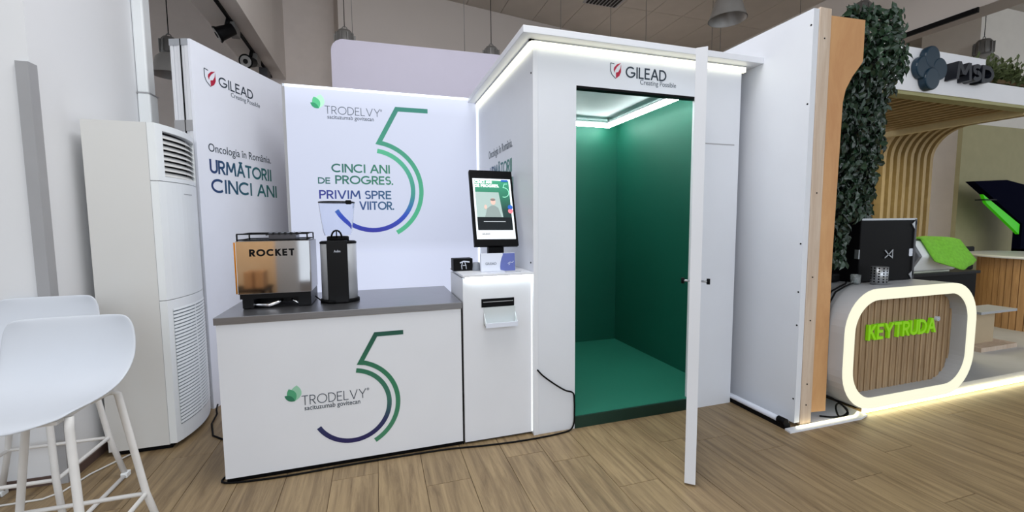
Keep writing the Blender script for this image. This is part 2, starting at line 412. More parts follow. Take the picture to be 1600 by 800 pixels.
# ================================================================ STRUCTURE
fl = MB().box(-7, 22, -6, 14, -0.06, -0.004).build('floor', mat('floor_joint', rgb(74, 58, 44), 0.8, var=0.1)); struct(fl)
def plank_mesh(L, wd):
    mb = MB(); g = 0.0008; b = 0.0012
    x0, x1, y0, y1 = g, wd - g, g, L - g
    lo = [(x0, y0, -.004), (x1, y0, -.004), (x1, y1, -.004), (x0, y1, -.004)]
    hi = [(x0 + b, y0 + b, 0), (x1 - b, y0 + b, 0), (x1 - b, y1 - b, 0), (x0 + b, y1 - b, 0)]
    mb.v = lo + hi; mb.f = [[4, 5, 6, 7], [0, 1, 5, 4], [1, 2, 6, 5], [2, 3, 7, 6], [3, 0, 4, 7]]; mb.sm = [False] * 5
    me = bpy.data.meshes.new('plank'); me.from_pydata(mb.v, [], mb.f); me.materials.append(PLANK); return me
PW, PL = 0.25, 1.22
pm = plank_mesh(PL, PW)
known = {-1: 1.9, 0: 2.285, 1: 1.72, 2: 1.2, 3: 2.287, 4: 1.95, 5: 1.467, 6: 2.28, 7: 1.0, 8: 2.0, 9: 1.6, 10: 1.318, 11: 1.742, 12: 1.05}
rest = MB()
for k in range(-14, 46):
    x = 0.22 + 0.25 * k - 0.25 * 0
    e = known.get(k, (k * 0.47) % PL + 1.0)
    j0 = int(math.floor((-0.6 - e) / PL)); y = e + j0 * PL
    while y < 8.0:
        vis = (0.55 < y + PL and y < 3.6 and -2.0 < x < 5.4 and x < 1.75 * (y + PL) + 0.6 and x > -1.05 * (y + PL) + 0.2 and not (x > 3.4 and y > 2.2)
               and not (-0.8 < x < 0.9 and y > 2.75) and not (1.05 < x < 2.6 and y > 2.75))
        if vis:
            o = bpy.data.objects.new('plank', pm); COL.objects.link(o); o.parent = fl; o.location = (x, y, 0)
        else:
            n = len(rest.v); g = .0008; rest.v += [(x + g, y + g, 0), (x + PW - g, y + g, 0), (x + PW - g, y + PL - g, 0), (x + g, y + PL - g, 0)]
            rest.f.append([n, n + 1, n + 2, n + 3]); rest.sm.append(False)
        y += PL
rp = rest.build('plank_field', PLANK, fl); rp['kind'] = 'stuff'

# ceiling with separate tiles
HC = 4.9
ce = MB().box(-7, 22, -1.5, 14, HC + 0.03, HC + 0.1).build('ceiling', CEILGAP); struct(ce)
tm = bpy.data.meshes.new('ceiling_tile'); q = MB().box(0.004, 0.596, 0.004, 1.196, 0, 0.028); tm.from_pydata(q.v, [], q.f); tm.materials.append(CEIL)
farq = MB()
for i in range(-12, 36):
    for j in range(-2, 11):
        x = 0.3 + i * 0.6; y = 0.4 + j * 1.2 + (i % 2) * 0.0
        if 0.6 < x < 12.5 and 3.9 < y < 9 and x > 0.2 * y - 0.8:
            o = bpy.data.objects.new('ceiling_tile', tm); COL.objects.link(o); o.parent = ce; o.location = (x, y, HC)
        else: farq.box(x + .004, x + .596, y + .004, y + 1.196, HC, HC + .028)
fq = farq.build('ceiling_tile_field', CEIL, ce); fq['kind'] = 'stuff'

# left wall: face towards the camera, then the return face of the pier
struct(bx('wall_left', WALLW, None, -7, -1.696, 2.965, 4.24, 0, HC))
struct(bx('wall_back_left', mat('grey_plaster_light', rgb(232, 222, 216), .9, var=.03), None, -7, -0.2, 7.41, 7.6, 0, HC))
d_ = Vector((0.984, 0.177, 0)); n_ = Vector((0.177, -0.984, 0))
p0_ = Vector((1.164, 7.009, 0)); a_ = p0_ - d_ * 1.6
struct(MB().box(0, 8.2, -0.0, 0.5, 0, HC, T=lambda p: a_ + d_ * p[0] - n_ * p[1] + Vector((0, 0, p[2]))).build('wall_back', WALLB))
struct(bx('wall_back_right', WALLB, None, 6.9, 22, 8.6, 8.8, 0, HC))
struct(bx('wall_right', mat('pale_column_plaster', rgb(242, 236, 228), 0.9, var=0.02), None, 9.46, 14, 4.6, 5.4, 0, HC))
struct(bx('trim_1', TAUPE, None, -1.642, -1.22, 3.0, 7.41, 3.6, HC))            # ceiling beam carrying the light track
struct(bx('trim_2', TAUPE, None, 6.93, 7.3, 2.2, 8.6, 3.94, HC))                # bulkhead over the right stand
struct(bx('trim_3', GREYM, None, -1.744, -1.69, 2.948, 3.012, 0.0, 2.29))       # corner guard
struct(bx('trim_4', BLACKM, None, 6.90, 6.93, 3.4, 4.3, 3.88, 3.94))             # dark rail under the bulkhead
struct(bx('baseboard_left', BROWNB, None, -7, -1.696, 2.955, 2.965, 0, 0.05))
struct(bx('baseboard_pier', BROWNB, None, -1.696, -1.686, 2.965, 4.24, 0, 0.05))

# downpipe at the end of the pier
dp = thing('downpipe', 'white rectangular downpipe running up the end of the white wall pier', 'pipe', (-1.66, 4.12, 0))
bx('pipe', ACF, dp, -1.694, -1.62, 4.05, 4.17, 2.44, HC, bevel=.012)
bx('pipe', ACF, dp, -1.694, -1.612, 4.045, 4.18, 0, 2.44, bevel=.012)
bx('seam_collar', GREYM, dp, -1.694, -1.610, 4.043, 4.182, 2.436, 2.444)

# ================================================================ BOOTH
BT = thing('photo_booth', 'white walk-in booth with a lit cornice and a green interior', 'booth', (1.8, 2.63, 0))
X0, X1, YF, YB = 0.98, 2.635, 2.628, 4.15
bx('side_panel', WHITE2, BT, X0, X0 + 0.05, YF + 0.001, 4.36, 0, 2.575)
fp = MB(); fp.box(X0 + .002, 1.281, YF, YF + .05, 0, 2.575); fp.box(2.245, X1, YF, YF + .05, 0, 2.575); fp.box(1.281, 2.245, YF, YF + .05, 2.328, 2.575)
fp.build('front_panel', WHITE2, BT)
bx('corner_strip', WHITE, BT, X0 - .004, X0 + .03, YF - .006, YF + .02, 0, 2.575, bevel=.002)
bx('right_panel', WHITE2, BT, X1 - .02, X1, YF + .05, 4.36, 0, 2.575)
bx('back_panel', WHITE2, BT, X0 + .05, X1 - .02, 4.33, 4.36, 0, 2.575)
bx('inner_back_wall', GREEN, BT, X0 + .05, 2.615, 4.29, 4.33, 0.08, 2.53)
bx('inner_right_wall', GREEN, BT, 2.595, 2.615, YF + .05, 4.29, 0.08, 2.53)
bx('inner_left_wall', GREEN, BT, X0 + .05, X0 + .07, YF + .05, 4.29, 0.08, 2.53)
bx('inner_floor', GREENF, BT, 1.03, 2.595, YF + .012, 4.29, 0.03, 0.083)
bx('sill', mat('dark_green_edge', rgb(20, 52, 42), .5, var=.05), BT, 1.283, 2.243, YF - .004, YF + .012, 0.0, 0.083)
bx('inner_ceiling', mat('pale_ceiling_panel', rgb(176, 188, 192), .6, var=.02), BT, X0 + .05, 2.615, YF + .05, 4.33, 2.53, 2.56)
bx('door_head_trim', BLACK, BT, 1.281, 2.245, YF - .002, YF + .048, 2.312, 2.328)
bx('groove', GREYM, BT, 2.31, 2.59, YF - .0015, YF + .01, 2.0, 2.008)
cn = MB(); cn.box(X0 - .1, X1 + .1, YF - .1, 4.36, 2.577, 2.62)
cn.build('cornice', WHITE, BT, bevel=.003)
tr = MB(); tr.box(X0 - .03, X1 + .02, YF - .022, YF, 2.566, 2.577); tr.box(X0 - .03, X0, YF - .022, YB, 2.566, 2.577)
tr.build('light_profile', ALU, BT)
bx('front_light_tube', LEDW, BT, X0 - .02, X1 + .015, YF - .026, YF - .001, 2.532, 2.566)
bx('side_light_tube', LEDW, BT, X0 - .026, X0 - .001, YF - .01, YB - .02, 2.532, 2.566)
lr = MB()
for (a, b) in (((1.35, 4.15), (2.40, 4.15)), ((2.40, 4.15), (2.40, 2.86)), ((1.35, 4.15), (1.35, 2.86)), ((1.35, 2.86), (2.40, 2.86))):
    lr.box(min(a[0], b[0]) - .017, max(a[0], b[0]) + .017, min(a[1], b[1]) - .017, max(a[1], b[1]) + .017, 2.432, 2.468)
lr.build('inner_light_frame', LEDI, BT)
lp = MB()
for (a, b) in (((1.35, 4.15), (2.40, 4.15)), ((2.40, 4.15), (2.40, 2.86)), ((1.35, 4.15), (1.35, 2.86)), ((1.35, 2.86), (2.40, 2.86))):
    lp.box(min(a[0], b[0]) - .026, max(a[0], b[0]) + .026, min(a[1], b[1]) - .026, max(a[1], b[1]) + .026, 2.468, 2.482)
for (x, y) in ((1.35, 4.15), (2.4, 4.15), (1.35, 2.86), (2.4, 2.86)): lp.box(x - .006, x + .006, y - .006, y + .006, 2.482, 2.53)
lp.build('inner_light_profile', ALU, BT)
FB = fr_front(YF)
shield_mark(FB, 1.532, 1.612, 2.398, 2.505, BT)
strokes('GILEAD', FB, 1.648, 1.974, 2.412, 0.075, .14, INK, BT)
text('Creating Possible', FB, 1.762, 2.056, 2.376, 0.032, INKG, BT)
SB = ((X0, 0, 0), (0, -1, 0), (0, 0, 1), (-1, 0, 0))
BLUEG = ramp_mat('blue_to_green_print_side', [(0, rgb(40, 70, 120)), (1, rgb(50, 130, 112))], 1, 1.1, 0.45)
text('Oncologia în România.', SB, -3.76, -3.07, 1.995, 0.065, INKG, BT)
strokes('URMĂTORII', SB, -3.72, -3.08, 1.815, 0.10, .17, BLUEG, BT)
strokes('CINCI ANI', SB, -3.72, -3.05, 1.665, 0.11, .17, BLUEG, BT)
for z in (2.39, 1.17): MB().tube([(X0 - .004, 2.66 + (0 if z > 2 else .02), z), (X0 + .002, 2.66 + (0 if z > 2 else .02), z)], .006).build('screw', BLACK, BT)

# door: free edge towards the camera
dv = Vector((0.654, 0.757, 0)).normalized(); dn = Vector((dv.y, -dv.x, 0)); de = Vector((1.566, 1.855, 0))
DR = thing('booth_door', 'white flush booth door standing wide open, edge towards the viewer', 'door', tuple(de))
TD = lambda p: de + dv * p[0] + dn * p[1] + Vector((0, 0, p[2]))
MB().box(0, 0.985, 0.0, 0.056, 0.012, 2.31, T=TD).build('panel', WHITE, DR, .002)
for z in (.35, 1.2, 2.05): MB().box(.975, .995, .0, .03, z, z + .1, T=TD).build('hinge', ALU, DR)
for sgn, y0 in ((-1, 0.0), (1, 0.056)):
    o = MB().tube([TD((.06, y0, 1.12)), TD((.06, y0 + sgn * .035, 1.12))], .006).build('handle', ALU, DR)
    MB().tube([TD((.06, y0 + sgn * .035, 1.105)), TD((.06, y0 + sgn * .035, 1.135))], .009).build('handle_grip', BLACK, o)

# ================================================================ LIGHTBOX WALL
LB = thing('lightbox', 'glowing white backlit fabric wall with a big green and blue numeral 5', 'lightbox', (0.1, 4.2, 0))
YL = 4.15
bx('frame', ALU, LB, -.715, .978, YL + .012, YL + .12, 0, 2.62)
bx('fabric_face', LBOX, LB, -.700, .962, YL + .002, YL + .012, .01, 2.605)
e = MB(); e.box(-.715, .978, YL, YL + .013, 2.60, 2.622); e.box(.960, .978, YL, YL + .013, 0, 2.6)
e.build('glowing_edge', LBEDGE, LB)
bx('edge_profile', GREYM, LB, -.722, -.700, YL, YL + .12, 0, 2.622)
FL = fr_front(YL + .002)
EM = 0.30
G1 = ramp_mat('numeral_green_backlit', [(0, rgb(74, 176, 130)), (0.55, rgb(60, 150, 118)), (1, rgb(36, 118, 104))], 2, 1.3, 2.47, estr=EM)
G2 = ramp_mat('numeral_blue_green_backlit', [(0, rgb(40, 44, 150)), (0.2, rgb(36, 70, 176)), (0.45, rgb(58, 140, 130)), (1, rgb(74, 170, 130))], 2, 1.36, 2.1, estr=EM)
five_mark(FL, (-.015, 1.733), .437, .361, .040, [(.496, 2.472), (.216, 2.459), (.052, 2.165)], (G1, G2), LB)
GT = ramp_mat('slogan_green_backlit', [(0, rgb(28, 96, 92)), (1, rgb(50, 130, 100))], 0, -.55, .1, estr=.15)
BTm = ramp_mat('slogan_blue_backlit', [(0, rgb(40, 44, 140)), (1, rgb(40, 90, 120))], 0, -.55, .1, estr=.15)
strokes('CINCI ANI', FL, -.357, .145, 1.888, .077, .175, GT, LB)
strokes('DE', FL, -.470, -.368, 1.786, .056, .175, GT, LB, split=True)
strokes('PROGRES.', FL, -.329, .168, 1.786, .077, .175, GT, LB)
strokes('PRIVIM SPRE', FL, -.465, .150, 1.654, .077, .17, BTm, LB)
strokes('VIITOR.', FL, -.135, .170, 1.557, .077, .17, BTm, LB)
LFM = [mat(n, c, .5, emit=c, estr=.4) for n, c in (('leaf_pale_backlit', rgb(170, 222, 192)), ('leaf_mid_backlit', rgb(80, 180, 128)), ('leaf_deep_backlit', rgb(40, 140, 98)))]
leaf_mark(FL, -.503, -.412, 2.435, 2.555, LB, LFM)
INKB = mat('ink_backlit', rgb(58, 70, 84), .6, emit=rgb(58, 70, 84), estr=.25)
strokes('TRODELVY', FL, -.391, .072, 2.393, .068, .075, INKB, LB)
text('®', FL, .072, .088, 2.44, .018, INKB, LB)
text('sacituzumab govitecan', FL, -.372, .015, 2.352, .033, INKB, LB, off=.004)

# ================================================================ LEFT PRINTED PANEL
dp_ = Vector((math.sin(R(22.5)), math.cos(R(22.5)), 0)); dnr = Vector((dp_.y, -dp_.x, 0)); pp = Vector((-1.228, 3.855, 0))
LP = thing('printed_panel', 'tall white display wall behind the air conditioner with dark blue slogan', 'panel', tuple(pp))
TP = lambda p: pp + dp_ * p[0] + dnr * p[1] + Vector((0, 0, p[2]))
MB().box(-.055, 1.10, -.02, 0, 0.0, 2.79, T=TP).build('print_face', mat('panel_print', rgb(238, 241, 251), .5, var=.01), LP)
for k in range(5):
    MB().box(-.055 + .003 * (k % 2), 1.10, -.048 - .028 * k, -.023 - .028 * k, 0.0, 2.79, T=TP).build('stacked_board', WHITE, LP, .002)
MB().box(-.060, -.052, -.078, -.072, 0, 2.79, T=TP).build('dark_joint', BLACK, LP)
MB().box(-.058, -.045, -.163, -.018, 2.745, 2.792, T=TP).build('top_clamp', ALU, LP)
MB().box(-.0585, -.05, -.163, -.019, 2.13, 2.21, T=TP).build('grey_tape', GREYM, LP)
FP = (tuple(pp), tuple(dp_), (0, 0, 1), tuple(dnr))
shield_mark(FP, .062, .172, 2.50, 2.632, LP)
strokes('GILEAD', FP, .203, .60, 2.53, .078, .14, INK, LP)
text('Creating Possible', FP, .33, .686, 2.482, .036, INKG, LP)
OG = ramp_mat('slogan_blue_green_print', [(0, rgb(34, 56, 110)), (1, rgb(40, 122, 112))], 0, 0.02, .34)
text('Oncologia în România.', FP, .056, .80, 2.0, .062, INK, LP)
strokes('URMĂTORII', FP, .056, .80, 1.834, .108, .17, OG, LP)
strokes('CINCI ANI', FP, .06, .87, 1.684, .11, .17, OG, LP)

# hanging white board of another stand, behind
WB = thing('white_stand_wall', 'plain lilac white wall with a rounded top corner behind the lightbox', 'panel', (.6, 5.2, 0))
pts = [(-.403, 0), (2.3, 0), (2.3, 3.47)] + [(2.3, 3.47), (-.28, 3.44)] + [(-.403 + .13 * (1 - math.cos(R(a))) , 3.31 + .13 * math.sin(R(a))) for a in (75, 55, 35, 18, 0)]
MB().prism(pts, fr_front(5.2), -.12, 0).build('board', mat('lilac_board', rgb(204, 199, 216), .6, var=.01), WB)

# ================================================================ COUNTER
CT = thing('serving_counter', 'white front serving counter with a steel worktop and numeral 5 print', 'counter', (-.17, 3.0, 0))
bx('body', WHITE, CT, -.838, .497, 2.652, 3.35, .028, .90)
bx('plinth', BLACK, CT, -.835, .494, 2.665, 3.35, 0, .028)
bx('worktop', STEEL, CT, -.846, .503, 2.640, 3.376, .90, .94, bevel=.002)
bx('end_joint', BLACK, CT, .4985, .506, 2.660, 3.2, 0.0, .90)
FC = fr_front(2.652)
C1 = ramp_mat('numeral_green_print', [(0, rgb(66, 132, 100)), (0.6, rgb(44, 120, 86)), (1, rgb(14, 78, 64))], 2, .1, .79)
C2 = ramp_mat('numeral_navy_green_print', [(0, rgb(30, 24, 84)), (0.25, rgb(36, 44, 90)), (0.55, rgb(54, 110, 96)), (1, rgb(40, 112, 82))], 2, .14, .58)
five_mark(FC, (-.167, .358), .265, .214, .027, [(.14, .778), (-.020, .779), (-.112, .614)], (C1, C2), CT)
leaf_mark(FC, -.524, -.452, .428, .520, CT)
strokes('TRODELVY', FC, -.437, -.085, .398, .056, .075, INK, CT)
text('®', FC, -.082, -.068, .442, .014, INK, CT)
text('sacituzumab govitecan', FC, -.424, -.121, .366, .027, INK, CT, off=.004)

# espresso machine
EMx = thing('espresso_machine', 'boxy polished steel espresso machine with a black cup rail on top', 'coffee machine', (-.56, 2.95, .94))
bx('back_panel', CHROME, EMx, -.775, -.385, 2.832, 2.840, 1.03, 1.342, bevel=.003)
bx('housing', BLACKM, EMx, -.77, -.39, 2.840, 3.12, 1.032, 1.338)
MB().box(-.388, -.38, 2.836, 3.10, 1.035, 1.338).build('side_panel', STEEL, EMx)
MB().box(-.784, -.772, 2.836, 3.10, 1.035, 1.335).build('side_panel', mat('brass_sheet', rgb(226, 160, 60), .2, .9, var=.05), EMx)
fm = MB(); fm.box(-.77, -.39, 2.85, 3.15, 1.0, 1.03); fm.box(-.758, -.70, 2.85, 3.15, .945, 1.0); fm.box(-.46, -.39, 2.85, 3.15, .945, 1.0); fm.box(-.74, -.42, 3.0, 3.16, .95, .985)
fm.build('base_frame', BLACKM, EMx)
rl = MB()
za, zb = 1.348, 1.382; c4 = [(-.765, 2.84), (-.395, 2.84), (-.395, 3.1), (-.765, 3.1)]
rl.tube([(x, y, zb) for x, y in c4], .0045, 6, closed=True); rl.tube([(x, y, za) for x, y in c4], .0045, 6, closed=True)
for (x, y) in c4: rl.tube([(x, y, za - .008), (x, y, zb)], .0045, 6)
rl.build('cup_rail', BLACKM, EMx)
cw = MB(); cw.box(-.62, -.47, 2.93, 3.05, 1.342, 1.375)
for k in range(6): cw.tube([(-.63 + k * .033, 2.92, 1.375), (-.63 + k * .033, 3.06, 1.385)], .005, 6)
cw.build('cup_rack', mat('smoked_metal', rgb(90, 90, 96), .3, .7, var=.1), EMx)
MB().tube([(-.70, 2.86, .965), (-.62, 2.85, .960), (-.57, 2.86, .972), (-.55, 2.88, .982)], [.012, .012, .010, .008], 10).build('portafilter_handle', CHROME, EMx)
MB().tube([(-.50, 2.87, .985), (-.47, 2.86, .965), (-.44, 2.88, .958)], .006, 8).build('steam_pipe', CHROME, EMx)
strokes('ROCKET', fr_front(2.832), -.705, -.465, 1.252, .042, .24, BLACK, EMx, gap=.42)
fe = MB()
for (x, y) in ((-.74, 2.88), (-.42, 2.88), (-.74, 3.12), (-.42, 3.12)): fe.lathe([(.022, 0), (.022, .008), (.018, .008)], (x, y, .94), 12)
fe.build('foot', BLACK, EMx)

# grinder
GX, GY = -.231, 2.945
GR = thing('coffee_grinder', 'steel coffee grinder with a clear bean hopper beside the espresso machine', 'grinder', (GX, GY, .94))
MB().lathe([(.118, 0), (.118, .02), (.112, .024)], (GX, GY, .94), 36, 1, .75).build('base', BLACK, GR)
MB().lathe([(.108, .022), (.108, .372), (.104, .376)], (GX, GY, .94), 40, 1, .75).build('body', CHROME if False else mat('satin_steel', rgb(206, 208, 212), .3, .35, var=.03), GR)
bx('front_spine', BLACKM, GR, GX - .062, GX + .058, GY - .092, GY - .02, .945, 1.335, bevel=.006)
MB().lathe([(.110, .374), (.110, .384), (.10, .39)], (GX, GY, .94), 36, 1, .75).build('collar', BLACK, GR)
MB().lathe([(.066, .388), (.066, .415), (.058, .42)], (GX, GY, .94), 28).build('hopper_neck', BLACK, GR)
PLAST = mat('clear_plastic', (0.93, .95, 1, 1), .03, trans=1.0, ior=1.12, spec=.3)
hp = MB(); n = 32
pr = [(.078, .425), (.086, .45), (.098, .54), (.106, .62), (.106, .628)]; pi = [(r - .003, z) for r, z in pr]
hp.lathe(pr, (GX, GY, .94), n, 1, .8); hp.f = hp.f[:-2]; hp.sm = hp.sm[:-2]
hp.lathe(list(reversed(pi)), (GX, GY, .94), n, 1, .8); hp.f = hp.f[:-2]; hp.sm = hp.sm[:-2]
hp.build('bean_hopper', PLAST, GR)
MB().lathe([(.108, .628), (.109, .636), (.10, .638)], (GX, GY, .94), n, 1, .8).build('hopper_lid', BLACKM, GR)
HLD = GR.children[-1]
MB().box(GX + .058, GX + .092, GY - .098, GY - .07, 1.558, 1.583).build('lid_latch', BLACK, HLD, .005)
hb = MB(); hb.tube([(GX - .022 + .03 * math.cos(R(a)) + .02, GY - .075, 1.352 + .045 * math.sin(R(a))) for a in range(0, 181, 20)], .0055, 8)
hb.tube([(GX - .002, GY - .075, 1.35), (GX - .002, GY - .075, 1.397)], .004, 6); hb.build('dose_fork', BLACK, GR)
text('Anfim', fr_front(GY - .092), GX - .020, GX + .018, 1.262, .014, PRINT, GR)
tag(MB().tube([(-.372, 2.90, .99), (-.34, 2.86, .97), (-.30, 2.835, .962), (-.27, 2.832, .958), (-.25, 2.845, .95)], .004, 8).build('power_lead', BLACK), 'short black power lead looping between the espresso machine and the grinder', 'cable')

# ================================================================ KIOSK
KX0, KX1, KY0, KY1 = .511, .974, 2.651, 3.10
KS = thing('kiosk_pedestal', 'white floor pedestal with a black dispensing slot, lit from under its lid', 'pedestal', (.74, 2.87, 0))
bx('body', WHITE, KS, KX0, KX1, KY0, KY1, .015, 1.085, bevel=.002)
bx('plinth', BLACK, KS, KX0 + .01, KX1 - .01, KY0 + .02, KY1 - .01, 0, .015)
bx('lid', WHITE, KS, KX0 - .004, KX1 + .004, KY0 - .03, KY1, 1.098, 1.112, bevel=.001)
bx('lid_light', mat('led_cool_strip', rgb(250, 255, 255), .4, emit=(.9, 1, 1, 1), estr=16), KS, KX0 + .015, KX1 - .01, KY0 - .018, KY0 - .004, 1.088, 1.098)
bx('edge_strip', mat('edge_glow', rgb(245, 250, 250), .4, emit=(.95, 1, .97, 1), estr=.9), KS, KX1 - .004, KX1 + .002, KY0 - .004, KY0 + .004, .02, 1.085)  # white edge strip with a faint glow in its material
SLF = bx('slot_frame', BLACK, KS, .630, .850, KY0 - .006, KY0 + .01, .896, .950, bevel=.002)
bx('slot_gap', GREYM, SLF, .640, .842, KY0 - .008, KY0 - .005, .928, .932)
ac = mat('frosted_acrylic', rgb(232, 238, 240), .25, trans=.25, ior=1.2, spec=.5)
tray = MB()
tray.prism([(0, .895), (0, .785), (-.055, .775), (-.055, .779), (-.004, .79), (-.004, .895)], ((.645, KY0, 0), (0, 1, 0), (0, 0, 1), (1, 0, 0)), 0, .212)
tray.prism([(0, .785), (-.055, .775), (-.055, .80), (0, .86)], ((.645, KY0, 0), (0, 1, 0), (0, 0, 1), (1, 0, 0)), 0, .004)
tray.prism([(0, .785), (-.055, .775), (-.055, .80), (0, .86)], ((.645, KY0, 0), (0, 1, 0), (0, 0, 1), (1, 0, 0)), .208, .212)
TRY = tray.build('collecting_tray', ac, KS)
bx('tray_lip', PRINT, TRY, .645, .857, KY0 - .058, KY0 - .054, .772, .802)

# touch screen, leaning back
bl = Vector((.630, 2.815, 1.282)); tl = Vector((.634, 3.0, 1.808)); br = Vector((.941, 2.815, 1.278))
su = (tl - bl).normalized(); sx = (br - bl).normalized(); sn = sx.cross(su).normalized(); SH = (tl - bl).length; SW = (br - bl).length
su = sn.cross(sx).normalized()
SC = thing('touch_screen', 'black framed upright touch screen leaning back on the kiosk pedestal', 'screen', (.79, 2.95, 1.112))
FS = (tuple(bl), tuple(sx), tuple(su), tuple(sn))
MB().prism([(0, 0), (SW, 0), (SW, SH), (0, SH)], FS, -.035, 0).build('casing', BLACK, SC, .003)
def em(n, c, k=.75): return mat(n, c, .25, emit=c, estr=k)
def quad(x0, x1, z0, z1, m, nm, l=.0008): return MB().prism([(x0 * SW, z0 * SH), (x1 * SW, z0 * SH), (x1 * SW, z1 * SH), (x0 * SW, z1 * SH)], FS, l, l + .0008).build(nm, m, SC)
dis = quad(.06, .945, .085, .885, em('screen_white', rgb(226, 232, 238)), 'display')
quad(.10, .90, .20, .86, ramp_mat('screen_green', [(0, rgb(10, 30, 30)), (.35, rgb(18, 52, 50)), (.75, rgb(40, 120, 92)), (1, rgb(56, 150, 112))], 2, .27, .66, estr=.7), 'screen_picture', .0018)
MB().prism([(.10 * SW, .37 * SH), (.70 * SW, .37 * SH), (.64 * SW, .70 * SH), (.10 * SW, .70 * SH)], FS, .0028, .0034).build('screen_picture', em('screen_grey', rgb(150, 168, 164)), SC)
quad(.10, .90, .20, .365, em('screen_dark', rgb(14, 20, 24)), 'screen_picture', .0036)
quad(.24, .74, .305, .313, em('screen_line', rgb(180, 186, 190)), 'screen_picture', .0044)
quad(.72, .88, .845, .872, em('screen_blue', rgb(40, 90, 170)), 'screen_picture', .0044)
FS2 = (tuple(bl + sn * .0044), tuple(sx), tuple(su), tuple(sn))
strokes('CINCI ANI', FS2, .10 * SW, .50 * SW, .815 * SH, .022, .22, em('screen_text', rgb(245, 250, 250), .9), SC)
strokes('DE PROGRES.', FS2, .10 * SW, .66 * SW, .765 * SH, .022, .22, em('screen_text', rgb(245, 250, 250), .9), SC)
mb = MB(); c5 = (.765 * SW, .70 * SH)
ribbon(mb, [(.86 * SW, .815 * SH), (.79 * SW, .815 * SH), (.755 * SW, .765 * SH)] + arc(c5, .036, 70, -110, 14), .004, FS2); mb.build('screen_numeral', em('screen_text2', rgb(150, 220, 190), .9), SC)
def blob(cx, cz, rx, rz, m, nm, l): return MB().prism([(cx * SW + rx * math.cos(R(a)), cz * SH + rz * math.sin(R(a))) for a in range(0, 360, 24)], FS, l, l + .0006).build(nm, m, SC)
MB().prism([(.28 * SW, .37 * SH), (.66 * SW, .37 * SH), (.60 * SW, .49 * SH), (.52 * SW, .52 * SH), (.44 * SW, .52 * SH), (.34 * SW, .48 * SH)], FS, .0046, .005).build('screen_figure', em('screen_coat', rgb(126, 138, 136)), SC)
blob(.49, .575, .018, .026, em('screen_skin', rgb(206, 170, 158)), 'screen_figure', .0052)
blob(.488, .597, .018, .010, em('screen_hair', rgb(120, 110, 106)), 'screen_figure', .0056)
blob(.31, .50, .010, .016, em('screen_skin', rgb(206, 170, 158)), 'screen_figure', .0052)
for cz, m in ((.50, em('screen_blue', rgb(40, 90, 170))), (.45, em('screen_pink', rgb(226, 120, 130)))): blob(.88, cz, .018, .018, m, 'screen_picture', .0048)
quad(.08, .93, .095, .19, em('screen_footer', rgb(206, 208, 210)), 'screen_picture', .0018)
text('GILEAD', FS2, .18 * SW, .36 * SW, .14 * SH, .010, em('screen_ink', rgb(60, 66, 76), .2), SC)
bx('stand', BLACK, SC, .735, .845, 2.86, 2.90, 1.15, 1.32)
bx('stand_foot', BLACK, SC, .70, .88, 2.83, 2.98, 1.112, 1.122, bevel=.002)

# things on the kiosk
LS = thing('leaflet_holder', 'white desk card with a blue round print in front of the touch screen', 'card', (.78, 2.75, 1.112))
FLs = ((.655, 2.745, 1.113), (1, 0, 0), (0, .10, .995), (0, -.995, .10))
MB().prism([(0, 0), (.235, 0), (.235, .122), (0, .122)], FLs, -.03, 0).build('card', PRINT, LS, .002)
MB().prism([(.235, .002), (.235, .120), (.150, .120)] + [(.150 + .012 * math.cos(R(a)) - .016 * math.sin(R(a)) , .06 + .058 * math.cos(R(a))) for a in (30, 60, 90, 120, 150)] + [(.165, .002)], FLs, .0006, .0014).build('blue_print', mat('blue_print', rgb(96, 108, 176), .5, var=.05), LS)
text('GILEAD', FLs, .03, .105, .045, .016, INKG, LS)
mb = MB(); ribbon(mb, [(.185, .05), (.20, .06), (.215, .055), (.225, .065)], .003, FLs, .0016); ribbon(mb, [(.19, .04), (.20, .05)], .003, FLs, .0016); mb.build('white_emblem', PRINT, LS)
BK = thing('black_box', 'small black box with a white tree emblem on the left of the kiosk top', 'box', (.555, 2.89, 1.112))
bx('box', BLACK, BK, .49, .622, 2.855, 2.95, 1.112, 1.196, bevel=.002)
mb = MB(); Fk = fr_front(2.855)
ribbon(mb, [(.535, 1.168), (.56, 1.178), (.60, 1.172)], .008, Fk); ribbon(mb, [(.555, 1.176), (.545, 1.15), (.548, 1.125)], .004, Fk); ribbon(mb, [(.565, 1.176), (.575, 1.15)], .004, Fk); ribbon(mb, [(.552, 1.15), (.575, 1.15), (.577, 1.125)], .003, Fk)
mb.build('white_emblem', PRINT, BK)
tag(MB().prism([(0, 0), (.12, .03), (.10, .075), (-.02, .045)], ((.70, 2.66, 1.1125), (1, 0, 0), (0, 1, 0), (0, 0, 1)), 0, .002).build('paper_leaflet', PRINT), 'folded white paper leaflet lying on the front of the kiosk lid', 'paper')
tag(MB().prism([(0, 0), (.10, -.02), (.13, .05), (.02, .07)], ((.80, 2.68, 1.1125), (1, 0, 0), (0, 1, 0), (0, 0, 1)), 0, .002).build('paper_leaflet', mat('grey_paper', rgb(190, 194, 200), .6, var=.03)), 'grey paper leaflet at the right corner of the kiosk lid', 'paper')
tag(MB().lathe([(.028, 0), (.03, .006), (.024, .055), (.02, .056)], (.648, 2.86, 1.112), 16).build('card_reader', mat('grey_plastic', rgb(140, 146, 156), .4, var=.05)), 'small grey gadget between the black box and the desk card', 'gadget')

